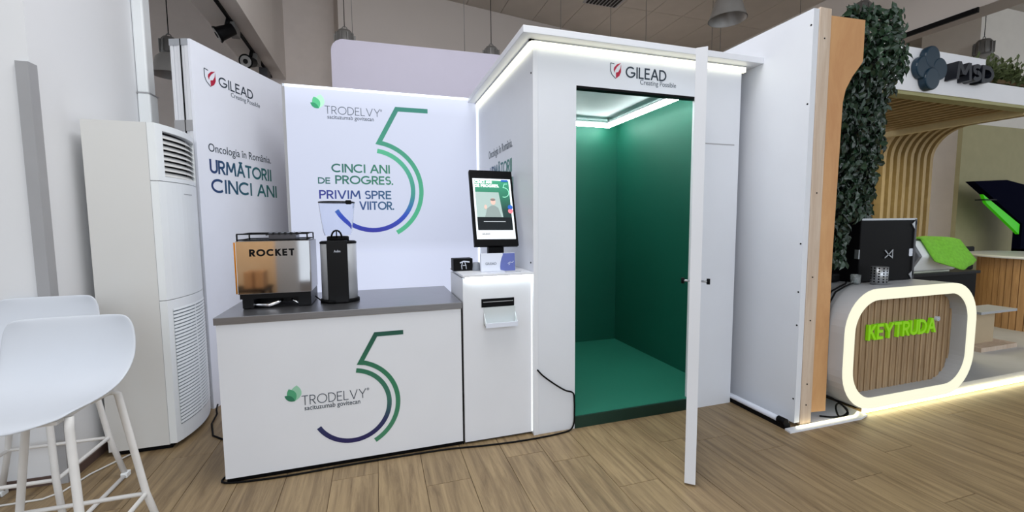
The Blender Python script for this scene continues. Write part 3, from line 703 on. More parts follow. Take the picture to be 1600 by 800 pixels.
# floor cable
tag(MB().tube(smooth([(-.85, 2.75, .006), (-.845, 2.66, .006), (-.557, 2.625, .006), (-.144, 2.632, .006), (.356, 2.625, .006), (.60, 2.595, .006), (.83, 2.575, .006), (1.033, 2.575, .006), (1.15, 2.585, .006), (1.235, 2.60, .010), (1.268, 2.612, .05), (1.272, 2.614, .12), (1.272, 2.616, .2), (1.262, 2.616, .262), (1.20, 2.616, .290), (1.12, 2.616, .345), (1.04, 2.616, .41), (1.0, 2.616, .455)]), .0055, 8).build('floor_cable', BLACK),
    'black cable lying along the counter base and looping up the booth corner', 'cable')

# ================================================================ AIR CONDITIONER
AC = thing('air_conditioner', 'tall white floor standing air conditioner beside the white pier', 'air conditioner', (-1.44, 3.49, 0))
bx('cabinet', ACW, AC, -1.625, -1.306, 3.2, 3.78, .03, 2.06)
bx('plinth', BLACK, AC, -1.61, -1.30, 3.215, 3.765, 0, .03)
def bow(y): t = (y - 3.2) / .58; return -1.285 + .02 + .055 * math.sin(math.pi * min(1, max(0, t))) ** .8
def bowed(y0, y1, z0, z1, m, nm, par, dx=0.0, thick=.03, bevel=0, n=12, slope=0):
    ys = [y0 + (y1 - y0) * i / n for i in range(n + 1)]
    poly = [(y, bow(y) + dx) for y in ys] + [(y, bow(y) + dx - thick) for y in reversed(ys)]
    mb = MB(); k = len(poly); n0 = 0
    for z, dd in ((z0, slope), (z1, 0)): mb.v += [(p[1] + dd, p[0], z) for p in poly]
    mb.f.append([k - 1 - i for i in range(k)]); mb.f.append([k + i for i in range(k)]); mb.sm += [False, False]
    for i in range(k):
        j = (i + 1) % k; mb.f.append([i, j, k + j, k + i]); mb.sm.append(False)
    mb.f = [list(reversed(f)) for f in mb.f]
    return mb.build(nm, m, par, bevel)
bowed(3.21, 3.77, 1.715, 2.055, DARK, 'outlet_cavity', AC, -.05, .012)
for (y0, y1, z0, z1) in ((3.2, 3.25, 1.712, 2.06), (3.735, 3.78, 1.712, 2.06), (3.25, 3.735, 2.02, 2.06), (3.25, 3.735, 1.712, 1.74)):
    bowed(y0, y1, z0, z1, ACF, 'outlet_frame', AC, 0, .04)
for k in range(8):
    z = 1.743 + k * .0335
    bowed(3.252, 3.733, z, z + .026, ACW, 'louvre', AC, -.026, .005, slope=.020)
bowed(3.2, 3.78, .966, 1.708, ACF, 'front_panel', AC, 0, .04)
bowed(3.2, 3.78, .035, .962, ACF, 'lower_panel', AC, 0, .04)
gs = MB()
for k in range(34):
    z = .14 + k * .0225
    for (y0, y1) in ((3.235, 3.46), (3.475, 3.70)):
        n = 6; ys = [y0 + (y1 - y0) * i / n for i in range(n + 1)]
        for i in range(n):
            a, b = ys[i], ys[i + 1]
            gs.face([(bow(a) + .001, a, z), (bow(b) + .001, b, z), (bow(b) + .001, b, z + .008), (bow(a) + .001, a, z + .008)])
g = gs.build('intake_grille_slots', mat('slot_grey', rgb(120, 132, 138), .7, var=.03), AC); g['kind'] = 'stuff'
rib = MB()
for k in range(34):
    z = .14 + k * .0225 + .008
    n = 6; ys = [3.235 + (.465) * i / n for i in range(n + 1)]
    for i in range(n):
        a, b = ys[i], ys[i + 1]; 
        rib.face([(bow(a) + .005, a, z), (bow(b) + .005, b, z), (bow(b) + .002, b, z + .0145), (bow(a) + .002, a, z + .0145)])
        rib.face([(bow(a), a, z), (bow(b), b, z), (bow(b) + .005, b, z), (bow(a) + .005, a, z)])
g = rib.build('intake_grille_ribs', ACF, AC); g['kind'] = 'stuff'
bowed(3.42, 3.54, 1.64, 1.644, GREYM, 'badge_line', AC, .002, .004)
bx('panel_seam', GREYM, AC, -1.3065, -1.3045, 3.1995, 3.201, .03, 2.06)
mb = MB(); mb.box(-1.284, -1.262, 3.1985, 3.21, 1.709, 1.712); mb.build('panel_seam', GREYM, AC)
tag(MB().tube([(-1.50, 3.19, .01), (-1.62, 3.0, .006), (-1.66, 2.85, .005), (-1.72, 2.80, .005), (-1.9, 2.80, .005), (-2.4, 2.76, .005)], .005, 8).build('white_cable', ACW), 'thin white cable trailing along the floor behind the bar stools', 'cable')
tag(MB().tube([(-1.215, 3.78, .04), (-1.20, 3.70, .03), (-1.185, 3.66, .012), (-1.17, 3.5, .007), (-1.1, 3.3, .006), (-1.0, 3.2, .006)], .006, 8).build('drain_hose', BLACK), 'short black hose on the floor between the air conditioner and the counter', 'cable')

# ================================================================ BAR STOOLS
STW = mat('stool_shell_white', rgb(212, 217, 226), .42, var=.01)
STL = mat('stool_leg_white', rgb(222, 220, 218), .45, var=.03, vscale=20)
def make_stool():
    root = thing('bar_stool', '', 'stool', (0, 0, 0), 'white shell bar stools on the left')
    prof = [(-.185, .752), (-.17, .764), (-.13, .770), (-.06, .768), (.02, .766), (.09, .772), (.15, .79), (.20, .83), (.232, .89), (.252, .96), (.264, 1.02), (.270, 1.062)]
    hw = [.128, .155, .180, .192, .198, .203, .210, .220, .226, .224, .214, .188]
    rows = []; nu = 15
    for i, ((y, z), h) in enumerate(zip(prof, hw)):
        row = []
        for j in range(nu):
            u = -1 + 2 * j / (nu - 1)
            lift = .022 * abs(u) ** 3 * (1 if 1 < i < 8 else .4)
            wrap = -.035 * abs(u) ** 2.4 * max(0, (i - 6)) / 5
            row.append((u * h, y + wrap + (0.03 * u * u if i == 0 else 0.012 * u * u if i == 1 else 0), z + lift - (.012 * u ** 4 if i == 11 else 0)))
        rows.append(row)
    sh = MB().grid(rows).build('shell', STW, root)
    so = sh.modifiers.new('solid', 'SOLIDIFY'); so.thickness = .011; so.offset = -1
    sb = sh.modifiers.new('sub', 'SUBSURF'); sb.levels = 1; sb.render_levels = 2
    for sgn in (-1, 1):
        ft = [(sgn * .272, -.25, .012), (sgn * .215, -.185, .25), (sgn * .168, -.118, .72), (sgn * .166, -.110, .764)]
        rr = [(sgn * .272, .245, .012), (sgn * .218, .232, .25), (sgn * .150, .222, .722), (sgn * .135, .19, .742), (sgn * .12, .10, .742)]
        MB().tube(ft, .0135, 10).build('leg', STL, root)
        MB().tube(rr, .0135, 10).build('leg', STL, root)
        MB().tube([(sgn * .272, -.25, .012), (sgn * .272, .245, .012)], .011, 10).build('floor_runner', STL, root)
        for y in (-.23, .225): MB().box(sgn * .272 - .016, sgn * .272 + .016, y, y + .045, 0, .03).build('glide', ACF, root, .004)
    rg = [(-.207, -.185, .25), (.207, -.185, .25), (.218, -.175, .25), (.218, .222, .25), (.207, .232, .25), (-.207, .232, .25), (-.218, .222, .25), (-.218, -.175, .25)]
    MB().tube(rg, .0095, 8, closed=True).build('footrest', STL, root)
    MB().box(-.13, .13, -.11, .20, .736, .752).build('seat_plate', STL, root, .004)
    return root
s1 = make_stool(); s1.location = (-1.23, 2.0, 0)
s1['label'] = 'nearer white shell bar stool, partly cut off at the left edge'
s2 = copy_tree(s1); s2.location = (-1.685, 2.672, 0)
s2['label'] = 'farther white shell bar stool against the left wall, only its low back showing'

# ================================================================ RIGHT-HAND WALL PANEL AND ARCH
RP = thing('partition_panel', 'tall white partition standing right of the booth with a bare pine edge', 'panel', (2.76, 2.9, 0))
bx('sheet', WHITE2, RP, 2.735, 2.782, 2.160, 4.9, .03, 2.80)
bx('edge_post', POST, RP, 2.784, 2.884, 2.155, 2.19, .012, 2.812, bevel=.002)
bx('skirting', WHITE2, RP, 2.70, 2.735, 2.2, 4.8, .0, .03)
sc = MB()
for z in (2.70, 2.2, 1.28, .95, .72, .2): sc.tube([(2.733, 2.175, z), (2.7365, 2.175, z)], .006, 8)
for z in (2.62, 1.62, 1.05, .75, .3, .15): sc.tube([(2.83, 2.152, z), (2.83, 2.157, z)], .005, 8)
sc.build('screw', BLACK, RP)
TL_ = thing('tube_light', 'white tube lamp with black end cap lying along the foot of the partition', 'tube light', (2.66, 2.4, 0))
MB().tube([(2.655, 2.20, .05), (2.655, 3.1, .05)], .020, 14).build('tube', PRINT, TL_)
MB().tube([(2.655, 2.155, .05), (2.655, 2.215, .05)], .024, 14).build('end_cap', BLACK, TL_)
bx('bracket', BLACK, TL_, 2.645, 2.70, 2.16, 3.1, .0, .032)
AR = thing('plywood_arch', 'bare plywood arch front with a curved inner edge right of the partition', 'arch', (3.0, 2.2, 0))
pl = [(2.886, .085), (3.030, .076), (3.017, 1.189), (3.034, 2.10), (3.036, 2.229), (3.057, 2.315), (3.111, 2.404), (3.194, 2.50), (3.205, 2.52), (3.205, 2.786), (2.886, 2.774)]
MB().prism(pl, fr_front(2.162), -.05, 0).build('front_board', PLY, AR)
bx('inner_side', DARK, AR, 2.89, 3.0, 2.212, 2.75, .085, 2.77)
GB = thing('hanging_foliage', 'dense curtain of dark artificial ivy leaves hanging inside the plywood arch', 'greenery', (3.5, 2.4, 1.2))
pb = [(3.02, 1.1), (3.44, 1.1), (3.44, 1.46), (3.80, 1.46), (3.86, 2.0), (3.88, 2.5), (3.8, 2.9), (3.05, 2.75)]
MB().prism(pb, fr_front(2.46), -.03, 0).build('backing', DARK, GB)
lm = bpy.data.meshes.new('leaf')
lv = [(0, 0, 0), (.28, .28, .08), (.24, .62, .07), (0, 1, -.14), (-.24, .62, .07), (-.28, .28, .08), (0, .32, -.05), (0, .66, -.07)]
lm.from_pydata(lv, [], [(0, 1, 6), (1, 2, 7, 6), (2, 3, 7), (0, 6, 5), (5, 6, 7, 4), (4, 7, 3)])
LG = bpy.data.materials.new('ivy_leaf'); LG.use_nodes = True
nt = LG.node_tree; b = nt.nodes['Principled BSDF']; oi = nt.nodes.new('ShaderNodeObjectInfo'); cr = nt.nodes.new('ShaderNodeValToRGB')
cr.color_ramp.elements[0].color = rgb(18, 36, 26); cr.color_ramp.elements[1].color = rgb(58, 86, 62)
geo = nt.nodes.new('ShaderNodeNewGeometry'); ad = nt.nodes.new('ShaderNodeMath'); ad.operation = 'ADD'
hl = nt.nodes.new('ShaderNodeMath'); hl.operation = 'MULTIPLY'; hl.inputs[1].default_value = .5
nt.links.new(oi.outputs['Random'], ad.inputs[0]); nt.links.new(geo.outputs['Random Per Island'], ad.inputs[1]); nt.links.new(ad.outputs[0], hl.inputs[0])
nt.links.new(hl.outputs[0], cr.inputs[0]); nt.links.new(cr.outputs[0], b.inputs['Base Color']); b.inputs['Roughness'].default_value = .27
lm.materials.append(LG)
def fol_edges(z):
    L = 3.06 if z < 2.25 else min(3.19, 3.06 + (z - 2.25) * .55)
    Rr = 3.70 + .10 * min(1, max(0, (z - 1.45) / .5)) + (.03 if z > 2 else 0) - .35 * max(0, (z - 2.75))
    if z < 1.46: Rr = 3.44
    return L, Rr
rng = random.Random(3); stuff = MB()
leafpos = []
while len(leafpos) < 3600:
    z = rng.uniform(1.12, 2.90); L, Rr = fol_edges(z)
    x = rng.uniform(L, Rr); t = (x - L) / (Rr - L)
    y = 2.42 - .17 * math.sin(math.pi * min(1, max(0, t * .85 + .15))) ** .6 * rng.uniform(.0, 1)
    if z > 2.35: y -= min(1, (z - 2.35) / .2) * .10
    leafpos.append((x, y, z))
leafpos.sort(key=lambda p: p[1])
for i, (x, y, z) in enumerate(leafpos):
    s = rng.uniform(.045, .078)
    rot = Matrix.Rotation(rng.uniform(-1.0, 1.0), 4, 'Y') @ Matrix.Rotation(rng.uniform(-.5, .9) + math.pi / 2, 4, 'X') @ Matrix.Rotation(math.pi + rng.uniform(-.9, .9), 4, 'Z') @ Matrix.Rotation(rng.uniform(-.5, .5), 4, 'Y')
    if z > 2.72: rot = Matrix.Rotation(math.pi * rng.uniform(.3, 1), 4, 'Y') @ rot
    mtx = Matrix.Translation((x, y, z)) @ rot @ Matrix.Scale(s, 4)
    if i < 260:
        o = bpy.data.objects.new('leaf', lm); COL.objects.link(o); o.parent = GB
        o.matrix_local = Matrix.Translation(-Vector((3.5, 2.4, 1.2))) @ mtx
    else:
        n = len(stuff.v); stuff.v += [tuple(mtx @ Vector(v)) for v in lv]
        for f in ((0, 1, 6), (1, 2, 7, 6), (2, 3, 7), (0, 6, 5), (5, 6, 7, 4), (4, 7, 3)): stuff.f.append([n + k for k in f]); stuff.sm.append(False)
o = stuff.build('leaf_mass', LG, GB); o['kind'] = 'stuff'

# white floor plate with light strip in front of the arch
PLT = thing('floor_plate', 'thin white plate on the floor under the arch with a light strip on it', 'plate', (3.0, 2.3, 0))
MB().prism([(2.63, 2.10), (3.30, 2.095), (3.40, 2.12), (3.42, 2.8), (2.9, 2.8), (2.9, 2.15), (2.64, 2.15)], ((0, 0, 0), (1, 0, 0), (0, 1, 0), (0, 0, 1)), .0, .012).build('plate', WHITE2, PLT)
MB().tube([(2.72, 2.128, .018), (3.05, 2.126, .018), (3.28, 2.126, .018), (3.36, 2.16, .018)], .008, 8).build('light_strip', mat('led_strip_soft', rgb(255, 248, 215), .4, emit=(1, .93, .6, 1), estr=2.2), PLT)
cb = [(3.04, 2.30, .16), (3.12, 2.22, .15), (3.20, 2.18, .10), (3.24, 2.15, .04), (3.20, 2.14, .022), (3.14, 2.145, .03), (3.13, 2.16, .09), (3.19, 2.18, .10), (3.25, 2.16, .05), (3.20, 2.15, .02), (3.10, 2.16, .02), (3.03, 2.2, .02)]
tag(MB().tube(smooth(cb), .006, 8).build('coiled_cable', BLACK), 'black cable coiled on the white floor plate beside the lit counter', 'cable')

# ================================================================ LIT RING COUNTER
def rrect(x0, x1, z0, z1, r, n=10):
    P = []
    for (cx, cz, a) in ((x1 - r, z1 - r, 0), (x0 + r, z1 - r, 90), (x0 + r, z0 + r, 180), (x1 - r, z0 + r, 270)):
        P += [(cx + r * math.cos(R(a + 90 * i / n)), cz + r * math.sin(R(a + 90 * i / n))) for i in range(n + 1)]
    return P
RC = thing('ring_counter', 'grey rounded bar counter with a glowing ring around a fluted oak panel', 'counter', (3.73, 2.4, .07))
GREYC = mat('warm_grey_lacquer', rgb(178, 180, 184), .45, var=.02)
ox0, ox1, oz0, oz1 = 3.03, 4.44, .0955, .958
outer = rrect(ox0, ox1, oz0, oz1, .30); inner = rrect(ox0 + .085, ox1 - .085, oz0 + .078, oz1 - .078, .225)
FK = fr_front(2.05)
mb = MB(); n = len(outer); O_ = Vector((0, 2.05, 0))
MB().prism(rrect(ox0 + .004, ox1 - .004, oz0 + .004, oz1 - .004, .296), FK, -.75, -.14).build('body', GREYC, RC)
def ring(mb, a, b, y0, y1, sm=True):
    n = len(a)
    for i in range(n):
        j = (i + 1) % n
        A, B, Cc, D = a[i], a[j], b[j], b[i]
        mb.face([(A[0], y0, A[1]), (D[0], y0, D[1]), (Cc[0], y0, Cc[1]), (B[0], y0, B[1])])
        mb.face([(A[0], y0, A[1]), (B[0], y0, B[1]), (B[0], y1, B[1]), (A[0], y1, A[1])], sm)
        mb.face([(D[0], y1, D[1]), (Cc[0], y1, Cc[1]), (Cc[0], y0, Cc[1]), (D[0], y0, D[1])], sm)
    return mb
ring(MB(), outer, inner, 2.05, 2.062).build('glowing_ring', LEDY, RC)
ring(MB(), outer, inner, 2.062, 2.19).build('rim', GREYC, RC)
ix0, ix1 = ox0 + .085, ox1 - .085; iz0, iz1 = oz0 + .078, oz1 - .078
MB().prism(rrect(ix0 - .01, ix1 + .01, iz0 - .01, iz1 + .01, .22), FK, -.139, -.125).build('panel_back', mat('dark_oak_groove', rgb(84, 66, 48), .7, var=.1), RC)
ns = 56
pw = (ix1 - ix0) / ns
for k in range(ns):
    xa = ix0 + k * pw; xm = xa + pw / 2
    r = .22; dz = 0
    if xm < ix0 + r: dz = r - math.sqrt(max(0, r * r - (ix0 + r - xm) ** 2))
    if xm > ix1 - r: dz = r - math.sqrt(max(0, r * r - (xm - ix1 + r) ** 2))
    dep = .018 if k % 3 else .012
    MB().box(xa + .0012, xa + pw - .0012, 2.05 + .125 - dep, 2.05 + .126, iz0 + dz, iz1 - dz).build('slat', FLUTE, RC)
LIME = mat('lime_acrylic', rgb(150, 216, 24), .35, emit=rgb(120, 205, 10), estr=.18)
strokes('KEYTRUDA', ((0, 2.157, 0), (1, 0, 0), (0, 0, 1), (0, -1, 0)), 3.385, 4.135, .560, .115, .18, LIME, RC, 'raised_letter', .02, 0, .26, 'lime green raised letter', True)
text('®', ((0, 2.157, 0), (1, 0, 0), (0, 0, 1), (0, -1, 0)), 4.14, 4.175, .645, .035, PRINT, RC, 'raised_lettering', depth=.02, lift=0, label='small white registered mark')

# platform
SP = thing('stage_platform', 'grey raised exhibition platform with a bright light line along its front', 'platform', (5.5, 4, 0))
bx('deck', mat('grey_vinyl', rgb(196, 196, 196), .5, var=.03), SP, 3.40, 12.5, 2.16, 4.59, .035, .095)
bx('underside', DARK, SP, 3.46, 12.4, 2.24, 4.5, 0, .035)
bx('front_light_strip', LEDS, SP, 3.40, 12.5, 2.145, 2.16, .012, .036)

# flight case, machine etc on the counter
BC = thing('back_counter', 'black service cabinet standing behind the lit ring counter', 'cabinet', (4.9, 2.85, .095))
bx('carcass', BLACK, BC, 4.46, 5.36, 2.50, 3.1, .095, .93)
bx('top', BLACKM, BC, 4.44, 5.38, 2.48, 3.12, .93, .955, bevel=.002)
FCs = thing('flight_case', 'black upright equipment case with metal corners on the ring counter', 'case', (3.79, 2.46, .958))
bx('shell', BLACK, FCs, 3.49, 4.10, 2.30, 2.62, .958, 1.44, bevel=.006)
bx('top_edging', ALU, FCs, 3.49, 4.105, 2.294, 2.306, 1.432, 1.446)
bx('side_edging', mat('dark_aluminium', rgb(88, 88, 92), .4, .7, var=.05), FCs, 4.085, 4.106, 2.292, 2.31, .965, 1.44)
for (x, z) in ((4.085, 1.40), (4.085, 1.0)):
    MB().prism([(x - .035, z), (x, z - .04), (x + .018, z), (x + .012, z + .035)], fr_front(2.30), 0, .008).build('corner_bracket', ALU, FCs, .002)
mb = MB(); ribbon(mb, [(3.76, 1.20), (3.80, 1.165), (3.845, 1.20), (3.845, 1.14), (3.80, 1.165), (3.76, 1.14)], .008, fr_front(2.298), .0, .006); mb.build('butterfly_latch', ALU, FCs)
MB().prism(rrect(4.045, 4.088, 1.145, 1.205, .008, 3), fr_front(2.299), 0, .002).build('white_sticker', PRINT, FCs)
bx('side_handle', ALU, FCs, 3.482, 3.492, 2.30, 2.33, 1.14, 1.21)
MB().tube([(3.56, 2.20, .958), (3.56, 2.20, 1.09)], .052, 20).build('metal_canister', ALU, None)
tag(bpy.data.objects['metal_canister'], 'perforated steel canister on the ring counter left of the black case', 'canister')
mb = MB()
for a in range(0, 360, 30):
    for k in range(6):
        c, s_ = math.cos(R(a)), math.sin(R(a)); x, y, z = 3.56 + .0525 * c, 2.20 + .0525 * s_, .975 + k * .02
        mb.face([(x - s_ * .005, y + c * .005, z), (x + s_ * .005, y - c * .005, z), (x + s_ * .005, y - c * .005, z + .011), (x - s_ * .005, y + c * .005, z + .011)])
o = mb.build('perforation', BLACK, bpy.data.objects['metal_canister']); o['kind'] = 'stuff'
tag(MB().lathe([(.02, 0), (.03, .004), (.033, .07), (.030, .07), (.026, .008)], (3.42, 2.27, .958), 18).build('drinking_glass', mat('glass', (.9, .95, .95, 1), .03, trans=.9, ior=1.3)), 'small clear glass on the ring counter beside the steel canister', 'glass')
tag(MB().box(3.30, 3.40, 2.36, 2.44, .958, 1.03).build('black_pouch', BLACK, None, .02), 'soft black pouch behind the small clear glass', 'pouch')
tag(MB().prism([(0, 0), (.28, 0), (.28, .13), (.12, .22), (0, .26)], ((3.22, 2.52, .958), (1, 0, 0), (0, 0, 1), (0, -1, 0)), 0, .02).build('grey_board', GREYC), 'grey slanted board standing behind the glass on the ring counter', 'board')
for k in range(2):
    tag(MB().tube([(3.045, 2.20 + .03 * k, .78), (3.06, 2.20 + .03 * k, .84), (3.12, 2.20 + .03 * k, .925), (3.22, 2.21 + .03 * k, .955), (3.30, 2.23 + .03 * k, .966), (3.38, 2.26 + .05 * k, .966)], .006, 8).build('black_cable', BLACK),
        ('upper' if k else 'lower') + ' of two black cords curving over the left shoulder of the ring counter', 'cable')

WM = thing('bar_machine', 'white angular coffee machine with a grey end plate beside the black case', 'coffee machine', (4.75, 2.62, .955))
hexa = [(2.78, 1.25), (2.50, 1.25), (2.42, 1.12), (2.50, .975), (2.78, .975)]
FX = ((0, 0, 0), (0, 1, 0), (0, 0, 1), (1, 0, 0))
MB().prism(list(reversed(hexa)), FX, 4.44, 5.04).build('housing', ACF, WM, .02, 3)
MB().prism([(y if y > 2.45 else y + .004, z) for y, z in reversed(hexa)], FX, 4.40, 4.442).build('end_plate', mat('mid_grey_metal', rgb(128, 130, 136), .45, .3, var=.05), WM, .006)
MB().tube([(4.38, 2.56, 1.10), (4.40, 2.56, 1.10)], .018, 14).build('knob', BLACK, WM)
bx('front_plate', mat('ivory_plate', rgb(216, 220, 200), .4, var=.03), WM, 4.46, 5.02, 2.53, 2.76, .957, .978)
TW = MB(); rows = []
for i in range(9):
    t = i / 8; row = []
    for j in range(13):
        u = j / 12; x = 4.52 + .50 * u + (.05 * t if u > .8 else 0)
        L = .20 + .16 * (1 - abs(u - .55) * 1.2)
        s_ = t * (L + .16) ; 
        if s_ < .21: y, z = 2.70 - s_, 1.272
        else:
            q = (s_ - .21); y, z = 2.484 - q * .52, 1.262 - q * .86
        z += .005 * math.sin(9 * u + 4 * t); y -= .004 * math.sin(12 * u)
        row.append((x, y, z))
    rows.append(row)
tw = TW.grid(rows).build('green_towel', mat('lime_terry', rgb(128, 200, 62), .95, var=.12, vscale=40, bump=.6, bscale=150)); tag(tw, 'lime green terry towel draped over the white coffee machine', 'towel')
m_ = tw.modifiers.new('s', 'SOLIDIFY'); m_.thickness = .008; m_.offset = 1

# ================================================================ CANOPY
CN = thing('slatted_canopy', 'slatted wood canopy curving down to the floor behind a white fascia', 'canopy', (6.9, 3.7, .095))
FY = 2.60
def slat_path(x, path, hw_=.03):
    mb = MB(); P = [Vector(p) for p in path]; n = len(P)
    for i in range(n):
        a = P[max(0, i - 1)]; b = P[min(n - 1, i + 1)]; t = (b - a).normalized(); nn = Vector((0, t.z, -t.y))
        for dx, dd in ((-hw_, 0), (hw_, 0), (hw_, .09), (-hw_, .09)): mb.v.append(tuple(P[i] + Vector((dx, 0, 0)) + nn * (dd)))
    for i in range(n - 1):
        for j in range(4):
            a = i * 4 + j; b = i * 4 + (j + 1) % 4; mb.f.append([a, b, b + 4, a + 4]); mb.sm.append(False)
    mb.f += [[3, 2, 1, 0], [(n - 1) * 4 + j for j in range(4)]]; mb.sm += [False, False]
    mb.build('slat', SLATW, CN)
for k in range(8):
    x = 7.56 - .137 * k
    slat_path(x, [(x, 4.1, .1), (x, 4.1, 2.27)] + [(x, 3.7 + .4 * math.cos(R(a)), 2.27 + .4 * math.sin(R(a))) for a in range(10, 91, 10)] + [(x, 2.75, 2.67)])
for k in range(15):
    x = 6.32 - .137 * k
    slat_path(x, [(x, 3.95, 2.56), (x, 2.72, 2.56)], .021)
bx('edge_beam', wood_mat('lit_beam', rgb(214, 196, 146), rgb(232, 216, 170), (25, 3, 3), .5), CN, 6.38, 6.46, 2.72, 4.0, 2.50, 2.66)  # paler than the slats: the light on the beam is put into its colour
DKB = mat('dark_brown_board', rgb(92, 70, 40), .8, var=.08)
bx('roof_board', DKB, CN, 4.2, 7.62, 2.70, 4.25, 2.765, 2.80)
bx('roof_board', DKB, CN, 4.2, 6.38, 2.72, 4.0, 2.655, 2.67)
bx('back_board', DKB, CN, 6.5, 7.6, 4.19, 4.23, .1, 2.76)
FASW = mat('fascia_white', rgb(244, 244, 248), .5, var=.01)
bx('fascia', FASW, CN, 4.1, 5.455, FY, FY + .08, 2.545, 2.91)
bx('parapet', FASW, CN, 5.455, 7.2, FY + .01, FY + .08, 2.545, 2.712)
bx('fascia_base', mat('olive_lit_board', rgb(168, 164, 118), .6, var=.03), CN, 4.1, 7.2, FY + .015, FY + .12, 2.517, 2.545)  # olive light on the fascia underside is put into this colour
NAVY = mat('dark_teal_letter', rgb(22, 50, 68), .35, var=.05)
NAVY2 = mat('black_teal_letter', rgb(22, 26, 36), .4, var=.05)
cxm, czm = 4.622, 2.738
for (dx, dz, k) in ((-.098, .0, 0), (.0, .092, 1), (.098, 0, 2), (0, -.092, 3)):
    MB().prism(list(reversed([(cxm + dx + .094 * math.cos(R(a)), czm + dz + .094 * math.sin(R(a))) for a in range(0, 360, 15)])), fr_front(FY), 0, .05 + .004 * k).build('emblem_petal', NAVY, CN, .010)
strokes('MSD', fr_front(FY), 4.885, 5.41, 2.662, .15, .24, NAVY2, CN, 'raised_letter', .085, 0, .22, 'black raised letter', True)
# plants on the parapet
def frond_plant(x, y, z, label, n, h):
    root = thing('fern', label, 'plant', (x, y, z), 'ferns along the canopy parapet')
    rg = random.Random(int(x * 100)); mb = MB()
    for k in range(n + 26):
        a = rg.uniform(0, 2 * math.pi); ln = h * rg.uniform(.6, 1.1); lean = rg.uniform(.2, .9)
        d = Vector((math.cos(a), math.sin(a) * .6, 0)); pts = []
        for i in range(7):
            t = i / 6; pts.append(Vector((x, y, z)) + d * ln * lean * t + Vector((0, 0, ln * (t * 1.1 - .55 * lean * t * t))))
        for i in range(6):
            p = pts[i]; q = pts[i + 1]; s_ = Vector((-d.y, d.x, 0)) * .055 * (1 - i / 7)
            mb.face([p, q, q + s_ - Vector((0, 0, .02))]); mb.face([p, q - s_ - Vector((0, 0, .02)), q])
    mb.build('fronds', mat('fern_green', rgb(88, 100, 62), .6, var=.25, vscale=5), root)
    bx('planter', BLACK, root, x - .09, x + .09, y - .05, y + .05, z, z + .06)
for i, x in enumerate((5.56, 5.74, 5.92, 6.10, 6.28)):
    frond_plant(x, FY + .17, 2.62, ('fern on the white parapet nearest the raised black letters', 'second fern from the raised black letters on the parapet', 'third fern along the parapet from the raised black letters', 'fourth fern along the parapet from the raised black letters', 'last fern on the parapet at the right edge')[i], 44, .43)
bx('parapet_shelf', BLACK, CN, 5.46, 7.2, FY + .08, FY + .30, 2.60, 2.62)

SWL = tag(bx('stand_shade_wall', mat('olive_shade_wall', rgb(176, 168, 128), .7, var=.04), None, 9.0, 12.5, 4.50, 4.56, .095, 2.95), 'added olive beige wall piece with canopy shade in its colour behind the slanted navy display panel', 'wall')  # wall piece added; its darker olive holds the shade under the canopy
# round bar table, low stand, chair, totem
TB = thing('round_table', 'big round white topped table on a drum base of brown oak slats', 'table', (7.865, 3.035, .095))
MB().lathe([(.69, .955), (.70, .96), (.70, .98), (.69, .985)], (7.865, 3.035, 0), 64).build('table_top', ACF, TB)
MB().lathe([(.575, .095), (.575, .955)], (7.865, 3.035, 0), 48).build('drum', mat('dark_oak_core', rgb(80, 56, 34), .7, var=.1), TB)
for k in range(60):
    a = 2 * math.pi * k / 60
    if math.sin(a) > .75: continue
    c, s_ = math.cos(a), math.sin(a)
    MB().box(.57, .60, -.028, .028, .095, .955, T=lambda p: Vector((7.865 + p[0] * c - p[1] * s_, 3.035 + p[0] * s_ + p[1] * c, p[2]))).build('slat', TABLEW, TB)
SD = thing('display_stand', 'low grey topped display stand in front of the oak drum table', 'stand', (6.1, 2.72, .095))
bx('top', GREYC, SD, 5.75, 6.35, 2.62, 2.85, .475, .50, bevel=.002)
bx('upright', mat('beige_board', rgb(190, 170, 140), .6, var=.03), SD, 5.8, 6.2, 2.72, 2.76, .14, .475)
bx('base_plank', POST, SD, 5.75, 6.35, 2.6, 2.86, .095, .14)
CH = thing('black_chair', 'black low-backed chair half hidden behind the round table', 'chair', (7.98, 3.95, .095))
bx('backrest', BLACK, CH, 7.74, 8.20, 3.86, 3.90, .70, 1.035, bevel=.02)
bx('seat', BLACK, CH, 7.76, 8.18, 3.90, 4.05, .5, .55, bevel=.01)
for x in (7.78, 8.14):
    for y in (3.87, 4.02): bx('leg', BLACKM, CH, x, x + .025, y, y + .025, .095, .72 if y < 4 else .5)
TT = thing('signage_totem', 'slanted navy display panel with a lime green band above the table', 'sign', (8.2, 3.9, .095))
k = 4.0 / 3.2
def tq(p): return (p[0], p[1])
nav = [(8.34, 1.975), (9.13, 2.01), (10.3, 1.85), (10.3, .9), (9.62, .9), (9.62, 1.34)]
MB().prism(list(reversed(nav)), fr_front(4.0), -.10, 0).build('navy_panel', mat('navy_satin', rgb(8, 10, 30), .9, var=.05, spec=.03), TT)
MB().prism(list(reversed([(8.62, 1.79), (9.60, 1.335), (9.60, 1.18), (8.72, 1.66)])), fr_front(4.02), -.04, 0).build('lime_band', mat('lime_panel', rgb(70, 214, 10), .5, emit=rgb(60, 200, 0), estr=.25), TT)
bx('shelf', BLACK, TT, 8.56, 8.86, 3.97, 4.08, 1.70, 1.715)
bx('foot', BLACK, TT, 9.62, 10.2, 4.0, 4.10, .095, .95)
dd = bx('door_1', mat('door_grey', rgb(214, 208, 186), .6, var=.03), None, 16.1, 17.25, 8.54, 8.6, 0, 2.78); struct(dd)
